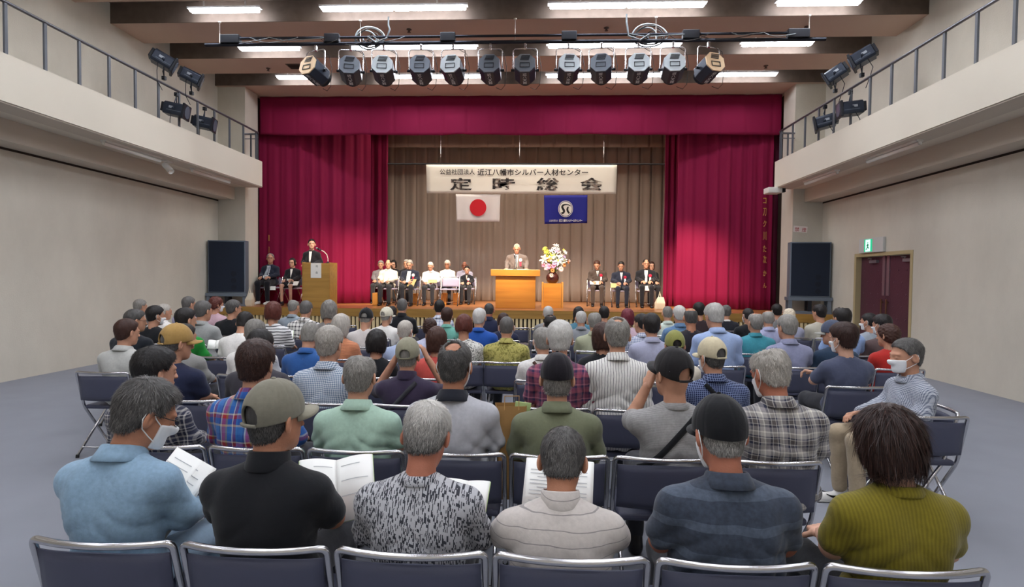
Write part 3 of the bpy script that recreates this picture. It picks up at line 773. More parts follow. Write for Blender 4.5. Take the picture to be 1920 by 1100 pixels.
# flower vase
M_vase = mat('vase_brown', '#4a2520', .2, var=.2, vscale=8, coat=.5)
vs = empty('flower_vase', (vx, vy + .22, SZ + vh), 0, 'dark round vase of white lilies, pink and yellow flowers on the oak stand', 'vase')
MB().lathe([(.09, 0), (.13, .03), (.165, .09), (.175, .15), (.16, .21), (.12, .26), (.085, .285), (.09, .30), (.07, .30), (.06, .27)], 28).build('vase', M_vase, vs, True)
def petalflower(c, d, size, n, m, m2, nm, open_=1.0):
    q = Vector(d).normalized().to_track_quat('Z', 'Y').to_matrix().to_4x4(); M0 = Matrix.Translation(c) @ q
    b = MB()
    for k in range(n):
        Mk = M0 @ Matrix.Rotation(2 * math.pi * k / n + .3, 4, 'Z')
        prof = [(0, .02, 0), (.35, .16, .25), (.7, .20, .42), (1.0, .10, .40 - .1 * open_), (1.15, .0, .30 - .15 * open_)]
        V, F = [], []
        for (r_, w_, h_) in prof:
            V += [(size * r_ * open_, -size * w_, size * (h_ + .05)), (size * r_ * open_, 0, size * h_), (size * r_ * open_, size * w_, size * (h_ + .05))]
        for i in range(len(prof) - 1):
            for j in range(2): F.append((3 * i + j, 3 * i + j + 1, 3 * i + j + 4, 3 * i + j + 3))
        b.add(V, F, Mk)
    o = b.build(nm, m, vs, True); o.modifiers.new('t', 'SOLIDIFY').thickness = .002
    if m2 is not None: MB().ball(tuple(Vector(c) + Vector(d).normalized() * size * .2), size * .14, 8).build('flower_centre', m2, o, True)
fr = random.Random(5)
M_lily = mat('lily_white', '#f4f2ea', .5); M_yel = mat('yellow_flower', '#e3d64a', .5); M_pk = mat('pink_flower', '#e08fb0', .5); M_or = mat('orange_flower', '#ec9350', .5); M_lil = mat('lilac_flower', '#cdb0e0', .5); M_pale = mat('pale_pink_flower', '#f0cfc8', .5)
M_leaf = mat('leaf_green', '#5d7a32', .5); M_stem = mat('stem_green', '#6d7f3a', .6)
def fpos(px, py, dy=0.0):   # flower position read off the photograph, relative to the vase
    x, z = U(px, py, vy + .22 + dy); return (x - vx, dy, z - SZ - vh)
FL = [('lily', 1046, 489, -.12, .10, 6, M_lily, M_yel), ('lily', 1021, 487, -.08, .09, 6, M_lily, M_yel), ('lily', 1052, 494, -.05, .07, 6, M_lily, M_yel), ('lily', 1040, 478, .05, .08, 6, M_lily, M_yel), ('lily', 1058, 488, 0, .06, 6, M_lily, M_yel),
      ('rose', 1020, 497, -.08, .055, 9, M_pk, M_pk), ('rose', 1029, 500, -.14, .07, 9, M_pk, M_pk), ('rose', 1038, 499, -.15, .06, 9, M_pk, M_pk), ('carnation', 1039, 493, -.16, .06, 9, M_lil, M_lil), ('carnation', 1051, 504.5, -.12, .065, 10, M_pale, M_pale),
      ('rose', 1057, 497, -.08, .05, 8, M_or, M_or), ('rose', 1036, 507, -.18, .05, 8, M_or, M_or), ('rose', 1030, 488, -.12, .05, 8, M_or, M_or), ('rose', 1034, 516, -.2, .05, 8, M_pale, M_or),
      ('spray', 1022, 467, 0, .05, 7, M_yel, None), ('spray', 1025, 473, -.03, .055, 7, M_yel, None), ('spray', 1031, 480, -.08, .06, 7, M_yel, None), ('spray', 1037, 482, -.1, .05, 7, M_yel, None), ('spray', 1027, 479, -.03, .05, 7, M_yel, None),
      ('orchid', 1034, 471, 0, .05, 5, M_lily, None), ('orchid', 1039, 466, .02, .045, 5, M_lily, None), ('orchid', 1044, 461, .03, .045, 5, M_lily, None), ('orchid', 1046, 467, .03, .04, 5, M_lily, None), ('orchid', 1048, 473, .03, .045, 5, M_pale, None), ('orchid', 1040, 460, .03, .035, 5, M_pale, None), ('orchid', 1043, 472, 0, .05, 5, M_lil, None),
      ('lily', 1065, 492, .03, .035, 5, M_or, None), ('orchid', 1067, 489, .03, .03, 5, M_pale, None)]
for nm, px, py, dy, size, n, m, m2 in FL:
    c = fpos(px, py, dy)
    d = (c[0] * 1.5, -.6 + dy, max(c[2] - .45, -.3) * .8 + .1)
    petalflower(c, d, size * 1.45, n, m, m2, nm + '_bloom', 1.0 if nm in ('lily', 'orchid', 'spray') else .75)
    MB().tube([(c[0] * .1, 0, .25), (c[0] * .5, dy * .4, .25 + (c[2] - .25) * .6), c], .005, 5).build('stem', M_stem, vs, True)
for k in range(26):     # small filler blossoms between the big blooms
    px_ = fr.uniform(1018, 1060); py_ = fr.uniform(468, 505)
    if abs(px_ - 1039) * .9 > (py_ - 452): continue
    c = fpos(px_, py_, fr.uniform(-.16, .02))
    petalflower(c, (c[0], -.7, .3), fr.uniform(.04, .06), 5, fr.choice([M_lily, M_pale, M_yel, M_lil, M_lily]), None, 'small_bloom', .9)
    MB().tube([(c[0] * .1, 0, .25), (c[0] * .5, c[1] * .4, .25 + (c[2] - .25) * .6), c], .004, 5).build('stem', M_stem, vs, True)
for k in range(46):
    a = fr.uniform(0, 2 * math.pi); rad = fr.uniform(.08, .24); zz = fr.uniform(.30, .72)
    c = Vector((rad * math.cos(a), rad * math.sin(a) * .6, zz)); d = Vector((math.cos(a), math.sin(a) * .6, fr.uniform(-.1, .8))).normalized(); sd_ = d.cross(Vector((0, 0, 1))).normalized()
    Ln = fr.uniform(.12, .20)
    V = [c, c + d * Ln * .5 + sd_ * .028 + Vector((0, 0, .01)), c + d * Ln * .5 - sd_ * .028 + Vector((0, 0, .01)), c + d * Ln]
    o = MB().add(V, [(0, 2, 1), (1, 2, 3)]).build('leaf', M_leaf, vs, True); o.modifiers.new('t', 'SOLIDIFY').thickness = .002
# ================================================================ people: implicit surfaces turned into meshes
def surface(F, org, h):
    nx, ny, nz = F.shape
    neg = F < 0
    s8 = sum(neg[i:nx-1+i, j:ny-1+j, k:nz-1+k].astype(np.int8) for i in (0, 1) for j in (0, 1) for k in (0, 1))
    act = (s8 > 0) & (s8 < 8)
    idx = np.full(act.shape, -1, np.int64); n = int(act.sum()); idx[act] = np.arange(n)
    I, J, K = np.nonzero(act); acc = np.zeros((n, 3)); cnt = np.zeros(n)
    for ax in range(3):
        for a in (0, 1):
            for b in (0, 1):
                o = [0, 0, 0]; o[(ax + 1) % 3] = a; o[(ax + 2) % 3] = b
                p = [I + o[0], J + o[1], K + o[2]]; q = [c.copy() for c in p]; q[ax] = q[ax] + 1
                fa = F[p[0], p[1], p[2]]; fb = F[q[0], q[1], q[2]]
                m = (fa < 0) != (fb < 0); t = np.where(m, fa / np.where(m, fa - fb, 1), 0)
                for c in range(3): acc[:, c] += np.where(m, o[c] + (t if c == ax else 0), 0)
                cnt += m
    V = (np.stack([I, J, K], 1) + acc / cnt[:, None]) * h + org
    Q = []
    for ax in range(3):
        u, v = (ax + 1) % 3, (ax + 2) % 3
        sl0 = [slice(1, -1)] * 3; sl0[ax] = slice(0, -1); sl1 = list(sl0); sl1[ax] = slice(1, None)
        A = neg[tuple(sl0)]; B = neg[tuple(sl1)]
        for sgn in (0, 1):
            m = (A & ~B) if sgn == 0 else (~A & B)
            e = np.stack(np.nonzero(m), 1); e[:, u] += 1; e[:, v] += 1
            def cid(du, dv):
                c = e.copy(); c[:, u] += du; c[:, v] += dv; return idx[c[:, 0], c[:, 1], c[:, 2]]
            q = np.stack([cid(-1, -1), cid(0, -1), cid(0, 0), cid(-1, 0)], 1)
            Q.append(q if sgn == 0 else q[:, ::-1])
    return V, np.concatenate(Q)
def v3(*a): return np.array(a, float)
def smin(a, b, k):
    if k <= 0: return np.minimum(a, b)
    h = np.clip(.5 + .5 * (b - a) / k, 0, 1); return b * (1 - h) + a * h - k * h * (1 - h)
def sharp(t): return 1 - 2 * np.abs(np.sin(t * .5)) ** .75
def smax(a, b, k): return -smin(-a, -b, k)
def d_cap(P, a, b, ra, rb):
    ab = b - a; t = np.clip(((P - a) @ ab) / max(ab @ ab, 1e-9), 0, 1)
    return np.linalg.norm(P - a - t[..., None] * ab, axis=-1) - (ra + (rb - ra) * t)
def d_ell(P, c, r, Rm=None):
    q = P - c
    if Rm is not None: q = q @ Rm
    k0 = np.linalg.norm(q / r, axis=-1); k1 = np.linalg.norm(q / (np.asarray(r) ** 2), axis=-1)
    return k0 * (k0 - 1) / np.maximum(k1, 1e-9)
def grid(lo, hi, h):
    ax = [np.arange(l - 2 * h, u + 3 * h, h) for l, u in zip(lo, hi)]
    return np.stack(np.meshgrid(*ax, indexing='ij'), -1), np.array([a[0] for a in ax])
def prim(P, p):
    return d_cap(P, *p[1:5]) if p[0] == 'c' else d_ell(P, *p[1:])
def union(P, prims, k):
    d = None
    for p in prims:
        q = prim(P, p); d = q if d is None else smin(d, q, k)
    return d
def bounds(prims, pad=.03):
    lo, hi = np.full(3, 9.), np.full(3, -9.)
    for p in prims:
        if p[0] == 'c':
            r = max(p[3], p[4])
            for q in (p[1], p[2]): lo = np.minimum(lo, q - r); hi = np.maximum(hi, q + r)
        else:
            r = max(p[2]) if len(p) > 3 else np.asarray(p[2]); lo = np.minimum(lo, p[1] - r); hi = np.maximum(hi, p[1] + r)
    return lo - pad, hi + pad
def rot(x=0, y=0, z=0):
    return np.array(Matrix.Rotation(R(z), 3, 'Z') @ Matrix.Rotation(R(y), 3, 'Y') @ Matrix.Rotation(R(x), 3, 'X'))
def wob(P, f, seed):
    a = np.sin(P[..., 0] * f + seed) * np.sin(P[..., 1] * f * 1.1 + 2.3 * seed) * np.sin(P[..., 2] * f * .93 + 1.7 * seed)
    b = np.sin(P[..., 0] * f * 2.1 + P[..., 2] * f * .7 + seed) * np.sin(P[..., 1] * f * 1.9 + P[..., 0] * f * .5 + seed * .7)
    return a + .5 * b

# ---- materials for people
def skin(name, col):
    m = mat('skin_' + name, col, .55, bump=.12, bscale=180, var=.14, vscale=14, spec=.35); return m
SK = {'a': skin('warm', '#c8957a'), 'b': skin('tan', '#b98165'), 'c': skin('pale', '#d2a48c'), 'd': skin('ruddy', '#b5745c')}
def hairmat(name, dark, light):
    k = 'hair_' + name
    if k in _mats: return _mats[k]
    m, nt, b = nmat(k); N, L = nt.nodes, nt.links
    at = N.new('ShaderNodeAttribute'); at.attribute_name = 'tone'
    r = N.new('ShaderNodeMix'); r.data_type = 'RGBA'; r.inputs[6].default_value = lin(dark); r.inputs[7].default_value = lin(light)
    L.new(at.outputs['Fac'], r.inputs[0]); L.new(r.outputs[2], b.inputs['Base Color'])
    b.inputs['Roughness'].default_value = .5; b.inputs['Specular IOR Level'].default_value = .35
    _mats[k] = m; return m
HM = {'black': ('#0f0d0e', '#3c3736'), 'brown': ('#241512', '#5a382c'), 'auburn': ('#3c1a16', '#7c4034'), 'burgundy': ('#3f0f1c', '#8c3344'),
      'grey': ('#3b3936', '#b9b5ae'), 'darkgrey': ('#1d1c1d', '#83807d'), 'white': ('#8a8883', '#efede8'), 'saltpepper': ('#2b2a2a', '#cfccc6'), 'lightgrey': ('#6b665f', '#d8d2c8'), 'cream': ('#b8a88f', '#efe3cd')}

def fabric(name, kind='plain', c='#888888', c2='#ffffff', per=.02, duty=.5, c3=None, bands=None, zbands=None, rough=.85, noise=.06, sheen=.15):
    k = 'cloth_' + name
    if k in _mats: return _mats[k]
    m, nt, b = nmat(k); N, L = nt.nodes, nt.links
    b.inputs['Roughness'].default_value = rough; b.inputs['Specular IOR Level'].default_value = .25; b.inputs['Sheen Weight'].default_value = sheen
    tc = N.new('ShaderNodeTexCoord'); se = N.new('ShaderNodeSeparateXYZ')
    # the weave follows the body: warp the pattern slightly
    wn = N.new('ShaderNodeTexNoise'); wn.inputs['Scale'].default_value = 6; L.new(tc.outputs['Object'], wn.inputs['Vector'])
    wm = N.new('ShaderNodeVectorMath'); wm.operation = 'MULTIPLY_ADD'; wm.inputs[1].default_value = (.035, .035, .035)
    L.new(wn.outputs['Color'], wm.inputs[0]); L.new(tc.outputs['Object'], wm.inputs[2]); L.new(wm.outputs[0], se.inputs[0])
    def ramp(axis, period, stops):
        d = N.new('ShaderNodeMath'); d.operation = 'DIVIDE'; d.inputs[1].default_value = period; L.new(se.outputs[axis], d.inputs[0])
        f = N.new('ShaderNodeMath'); f.operation = 'FRACT'; L.new(d.outputs[0], f.inputs[0])
        r = N.new('ShaderNodeValToRGB'); r.color_ramp.interpolation = 'CONSTANT'
        el = r.color_ramp.elements
        while len(el) > 1: el.remove(el[-1])
        el[0].position = 0; el[0].color = lin(stops[0][1])
        for p_, cc in stops[1:]:
            e = el.new(p_); e.color = lin(cc)
        L.new(f.outputs[0], r.inputs[0]); return r.outputs[0]
    def mixc(a, b_, fac, mode='MIX'):
        x = N.new('ShaderNodeMix'); x.data_type = 'RGBA'; x.blend_type = mode; x.inputs[0].default_value = fac
        for s_, v in ((6, a), (7, b_)):
            if isinstance(v, tuple): x.inputs[s_].default_value = v
            else: L.new(v, x.inputs[s_])
        return x.outputs[2]
    if kind == 'plain': col = lin(c)
    elif kind == 'h': col = ramp('Z', per, [(0, c), (1 - duty, c2)])
    elif kind == 'v': col = ramp('X', per, [(0, c), (1 - duty, c2)])
    elif kind == 'check': col = mixc(ramp('X', per, [(0, c), (.5, c2)]), ramp('Z', per, [(0, c), (.5, c2)]), .5)
    elif kind == 'grid': col = mixc(ramp('X', per, [(0, c), (1 - duty, c2)]), ramp('Z', per, [(0, c), (1 - duty, c2)]), 1.0, 'LIGHTEN')
    elif kind == 'plaid': col = mixc(ramp('X', per, bands), ramp('Z', per * 1.05, zbands or bands), .5)
    elif kind == 'floral':
        vo = N.new('ShaderNodeTexNoise'); vo.inputs['Scale'].default_value = 1 / per; vo.inputs['Detail'].default_value = 3; vo.inputs['Distortion'].default_value = 1.2
        L.new(tc.outputs['Object'], vo.inputs['Vector'])
        r = N.new('ShaderNodeValToRGB'); r.color_ramp.elements[0].position = duty - .04; r.color_ramp.elements[1].position = duty + .04
        r.color_ramp.elements[0].color = lin(c2); r.color_ramp.elements[1].color = lin(c); L.new(vo.outputs[0], r.inputs[0]); col = r.outputs[0]
        if c3:
            r2 = N.new('ShaderNodeValToRGB'); r2.color_ramp.elements[0].position = .62; r2.color_ramp.elements[1].position = .66
            r2.color_ramp.elements[0].color = (0, 0, 0, 1); r2.color_ramp.elements[1].color = (1, 1, 1, 1); L.new(vo.outputs[0], r2.inputs[0])
            x = N.new('ShaderNodeMix'); x.data_type = 'RGBA'; L.new(r2.outputs[0], x.inputs[0]); L.new(col, x.inputs[6]); x.inputs[7].default_value = lin(c3); col = x.outputs[2]
    elif kind == 'dash':    # short dark vertical dashes in staggered rows on a pale ground
        mp = N.new('ShaderNodeMapping'); mp.inputs['Scale'].default_value = (1 / .0030, 1, 1 / .0105); L.new(tc.outputs['Object'], mp.inputs[0])
        s2 = N.new('ShaderNodeSeparateXYZ'); L.new(mp.outputs[0], s2.inputs[0])
        fx = N.new('ShaderNodeMath'); fx.operation = 'FLOOR'; L.new(s2.outputs['X'], fx.inputs[0])
        md = N.new('ShaderNodeMath'); md.operation = 'MULTIPLY'; md.inputs[1].default_value = .13; L.new(fx.outputs[0], md.inputs[0])
        ad = N.new('ShaderNodeMath'); ad.operation = 'ADD'; L.new(s2.outputs['Z'], ad.inputs[0]); L.new(md.outputs[0], ad.inputs[1])
        fz = N.new('ShaderNodeMath'); fz.operation = 'FLOOR'; L.new(ad.outputs[0], fz.inputs[0])
        cb = N.new('ShaderNodeCombineXYZ'); L.new(fx.outputs[0], cb.inputs[0]); L.new(fz.outputs[0], cb.inputs[1])
        wn2 = N.new('ShaderNodeTexWhiteNoise'); wn2.noise_dimensions = '2D'; L.new(cb.outputs[0], wn2.inputs['Vector'])
        big = N.new('ShaderNodeTexNoise'); big.inputs['Scale'].default_value = 30; L.new(tc.outputs['Object'], big.inputs['Vector'])
        a1 = N.new('ShaderNodeMath'); a1.operation = 'ADD'; L.new(wn2.outputs['Value'], a1.inputs[0]); L.new(big.outputs[0], a1.inputs[1])
        gt = N.new('ShaderNodeMath'); gt.operation = 'GREATER_THAN'; gt.inputs[1].default_value = 1.14; L.new(a1.outputs[0], gt.inputs[0])
        x = N.new('ShaderNodeMix'); x.data_type = 'RGBA'; L.new(gt.outputs[0], x.inputs[0]); x.inputs[6].default_value = lin(c); x.inputs[7].default_value = lin(c2); col = x.outputs[2]
    if noise:
        nn = N.new('ShaderNodeTexNoise'); nn.inputs['Scale'].default_value = 60; nn.inputs['Detail'].default_value = 5; L.new(tc.outputs['Object'], nn.inputs['Vector'])
        mr = N.new('ShaderNodeMapRange'); mr.inputs[1].default_value = .3; mr.inputs[2].default_value = .7; mr.inputs[3].default_value = 1 - noise; mr.inputs[4].default_value = 1 + noise
        L.new(nn.outputs[0], mr.inputs[0]); col = mixc(col, mr.outputs[0], 1.0, 'MULTIPLY')
    if isinstance(col, tuple): b.inputs['Base Color'].default_value = col
    else: L.new(col, b.inputs['Base Color'])
    n2 = N.new('ShaderNodeTexNoise'); n2.inputs['Scale'].default_value = 14; n2.inputs['Detail'].default_value = 3; n2.inputs['Distortion'].default_value = .8
    L.new(tc.outputs['Object'], n2.inputs['Vector'])
    n3 = N.new('ShaderNodeTexNoise'); n3.inputs['Scale'].default_value = 600; L.new(tc.outputs['Object'], n3.inputs['Vector'])
    bp = N.new('ShaderNodeBump'); bp.inputs['Strength'].default_value = .14; bp.inputs['Distance'].default_value = .02
    L.new(n2.outputs[0], bp.inputs['Height'])
    bp2 = N.new('ShaderNodeBump'); bp2.inputs['Strength'].default_value = .1; bp2.inputs['Distance'].default_value = .004
    L.new(n3.outputs[0], bp2.inputs['Height']); L.new(bp.outputs[0], bp2.inputs['Normal']); L.new(bp2.outputs[0], b.inputs['Normal'])
    _mats[k] = m; return m

# ---- the head
def head_prims():
    return [('e', v3(0, -.012, .034), v3(.076, .097, .088)), ('e', v3(0, .026, -.035), v3(.063, .068, .080)), ('e', v3(0, .062, -.090), v3(.030, .030, .024)), ('e', v3(0, -.04, -.035), v3(.058, .050, .055))]
def sd_head(P):
    d = union(P, head_prims(), .03)
    d = smin(d, d_cap(P, v3(0, .088, .018), v3(0, .108, -.024), .008, .013), .014)
    d = smin(d, d_ell(P, v3(0, .080, .028), v3(.052, .016, .012)), .02)
    for s in (-1, 1):
        d = smax(d, -d_ell(P, v3(s * .031, .104, .006), v3(.018, .018, .011)), .016)
        d = smin(d, d_ell(P, v3(s * .030, .083, .005), v3(.013, .012, .012)), .008)
        d = smin(d, d_ell(P, v3(s * .012, .106, -.026), v3(.009, .010, .008)), .008)
    d = smin(d, d_ell(P, v3(0, .092, -.056), v3(.024, .011, .006)), .008)
    d = smin(d, d_ell(P, v3(0, .090, -.067), v3(.020, .011, .007)), .008)
    for s in (-1, 1):
        Rm = rot(0, 0, s * 34) @ rot(-12, 0, 0)
        e = d_ell(P, v3(s * .084, -.014, -.002), v3(.010, .023, .036), Rm)
        e = smax(e, -d_ell(P, v3(s * .092, -.005, .002), v3(.010, .014, .024), Rm), .006)
        d = smin(d, e, .010)
    return d
HAIRBASE = head_prims()
def sd_hair(P, style, th, bald, seed, L=.0, part=0.0):
    x, y, z = P[..., 0], P[..., 1], P[..., 2]
    sk = smin(d_ell(P, v3(0, -.012, .034), v3(.076, .097, .088)), d_ell(P, v3(0, -.038, -.030), v3(.060, .052, .060)), .03)
    w1 = wob(P, 70, seed) * .0018 + wob(P, 150, seed + 1) * .0012
    if style in ('short', 'crop', 'full'):
        t = th * (1 + .55 * np.clip((z - .04) / .08, -.8, 1) + (.25 * np.clip(-y / .1, 0, 1)))
        d = sk - np.maximum(t, .0025) + w1 * (1.0 if th > .008 else .4)
        zl = np.interp(y, [-.12, -.075, -.045, -.025, -.005, .02, .045, .085, .12], [-.075, -.072, -.055, -.03, .012, .022, .062, .092, .10])
        d = smax(d, (zl - z) * .75 + wob(P, 120, seed + 3) * .002, .008)
        for s_ in (-1, 1): d = smax(d, -d_ell(P, v3(s_ * .088, -.004, -.006), v3(.024, .022, .036)), .006)
    elif style == 'bob':
        q = smin(d_ell(P, v3(0, -.020, .030), v3(.076, .098, .090) + th), d_ell(P, v3(0, -.030, -.045 - L * .5), v3(.078, .075, .085 + L * .6) + th * .7), .05)
        d = q + w1 * 1.6 + np.sin(np.arctan2(x, y + .03) * 26 + seed) * .0012
        d = smax(d, (-.085 - L) - z + .01 * np.cos(x * 30), .02)
        face = smax(smax(.046 - y, z - .074, .02), np.abs(x) - .064, .01)
        d = smax(d, -face, .012)
        d = smax(d, (np.interp(y, [0, .03, .06], [-.2, -.06, .02]) - z) * .6, .01)
    elif style == 'perm':
        q = smin(d_ell(P, v3(0, -.022, .036), v3(.078, .100, .090) + th), d_ell(P, v3(0, -.045, -.03), v3(.070, .060, .070) + th * .6), .05)
        d = q + (np.sin(x * 95 + seed + 2 * np.sin(z * 60)) * np.sin(y * 90 + 1.3 * seed) * np.sin(z * 100 + seed)) * .006 + w1
        zl = np.interp(y, [-.12, -.06, -.02, .02, .05, .09], [-.085, -.08, -.055, -.02, .02, .062])
        d = smax(d, (zl - z) * .75, .015)
    if bald:
        bc, br = v3(*bald[:3]), bald[3:6] if len(bald) > 4 else (bald[3],) * 3
        d = smax(d, -(d_ell(P, bc, v3(*br)) + wob(P, 90, seed + 5) * .006), .006)
    return d
CROWN = v3(.008, -.055, .118)

def hair_mesh(style, th, bald, seed, h, n_str, slen, tone, L=.0, lift=.3, zmax=None):
    r = np.random.default_rng(int(seed * 100) + 5)
    P, o = grid((-.125, -.15, -.13 - L - (.05 if style == 'bob' else 0)), (.125, .135, .16), h)
    V, F = surface(sd_hair(P, style, th, bald, seed, L), o, h)
    tn = tone(V) + .10 * wob(V * np.array([1, 1, .5]), 140, seed)
    if n_str and len(F):
        a, b, c = V[F[:, 0]], V[F[:, 1]], V[F[:, 2]]
        N = np.cross(b - a, c - a); ar = np.linalg.norm(N, axis=1) + 1e-12; N /= ar[:, None]
        ctr = V[F].mean(1)
        out = (np.einsum('ij,ij->i', N, ctr - v3(0, -.01, 0)) > 0) & (ctr[:, 1] < .085) & (ctr[:, 2] < (9 if zmax is None else zmax))
        pr = ar * out; pr = pr / pr.sum()
        k = r.choice(len(F), n_str, p=pr)
        uv = r.random((n_str, 2)); p0 = V[F[k, 0]] * ((1 - uv[:, :1]) * (1 - uv[:, 1:])) + V[F[k, 1]] * (uv[:, :1] * (1 - uv[:, 1:])) + V[F[k, 2]] * (uv[:, :1] * uv[:, 1:]) + V[F[k, 3]] * ((1 - uv[:, :1]) * uv[:, 1:])
        n = N[k]; fl = p0 - CROWN
        if style == 'bob': fl = fl * np.array([.3, .3, .3]) + np.array([0, 0, -.12])
        else:
            fl = fl / (np.linalg.norm(fl, axis=1)[:, None] + 1e-6) + np.array([0, 0, -.35])
            sw_ = np.cross(n, fl); fl = fl + .35 * sw_ * np.exp(-(np.linalg.norm(p0 - CROWN, axis=1) / .05) ** 2)[:, None]
        fl = fl + r.normal(0, .012 if style == 'bob' else .22, (n_str, 3)); fl -= n * np.einsum('ij,ij->i', fl, n)[:, None]; fl /= np.linalg.norm(fl, axis=1)[:, None] + 1e-9
        Ls = slen * (.6 + .8 * r.random(n_str))[:, None]
        li = lift * (.5 + r.random(n_str))[:, None]
        sd = np.cross(n, fl)
        wd = .0011 * (h / .006) ** .5
        m1 = p0 + fl * Ls * .5 + n * (Ls * .5 * li); m2 = p0 + fl * Ls + n * (Ls * (li * .55))
        b0 = p0 - n * .003
        S_ = np.stack([b0 - sd * wd, b0 + sd * wd, m1 + sd * wd * .8, m1 - sd * wd * .8, m2 + sd * wd * .25, m2 - sd * wd * .25], 1).reshape(-1, 3)
        bi = len(V) + 6 * np.arange(n_str)[:, None]
        F = np.concatenate([F, bi + np.array([[0, 1, 2, 3]]), bi + np.array([[3, 2, 4, 5]])])
        ts = np.repeat(np.clip(tone(p0) + r.normal(0, .22, n_str), 0, 1), 6)
        V = np.concatenate([V, S_]); tn = np.concatenate([tn, ts])
    return V, F, np.clip(tn, 0, 1)
_hcache = {}
def cached(key, fn):
    if key not in _hcache: _hcache[key] = fn()
    return _hcache[key]

def obj_np(name, V, F, m, parent=None, tone=None):
    me = mesh_from(name, V, F, True); me.materials.append(m)
    if tone is not None:
        at = me.attributes.new('tone', 'FLOAT', 'POINT'); at.data.foreach_set('value', np.asarray(tone, np.float32))
    return link(bpy.data.objects.new(name, me), parent)

def hand_prims(w, fwd, up, side, curl=.5, s=1.0):
    """palm, four bent fingers and a thumb; w wrist, fwd pointing along the hand, up out of the back of the hand, side = +1 thumb towards fwd x up"""
    fwd = fwd / np.linalg.norm(fwd); up = up - fwd * (up @ fwd); up /= np.linalg.norm(up); lat = np.cross(fwd, up) * side
    pr = [('c', w, w + fwd * .045 * s, .024 * s, .026 * s), ('e', w + fwd * .055 * s, v3(.042, .042, .042) * s * .95, None)]
    pr = [('c', w + lat * q * s, w + fwd * .085 * s + lat * q * 1.5 * s, .016 * s, .0125 * s) for q in (-.018, -.006, .006, .018)]
    for i, (q, l) in enumerate(((.030, .068), (.010, .076), (-.010, .070), (-.029, .054))):
        a = w + fwd * .085 * s + lat * q * s; c1 = curl * .9; c2 = curl * 1.9
        b = a + (fwd * math.cos(c1) - up * math.sin(c1)) * l * .55 * s
        c = b + (fwd * math.cos(c2) - up * math.sin(c2)) * l * .5 * s
        pr += [('c', a, b, .0095 * s, .0088 * s), ('c', b, c, .0088 * s, .0075 * s)]
    a = w + fwd * .02 * s + lat * .026 * s; b = a + (fwd * .6 + lat * .75 - up * .25) * .042 * s; c = b + (fwd * .9 + lat * .2 - up * .35) * .034 * s
    pr += [('c', a, b, .0135 * s, .011 * s), ('c', b, c, .0105 * s, .0085 * s)]
    return pr

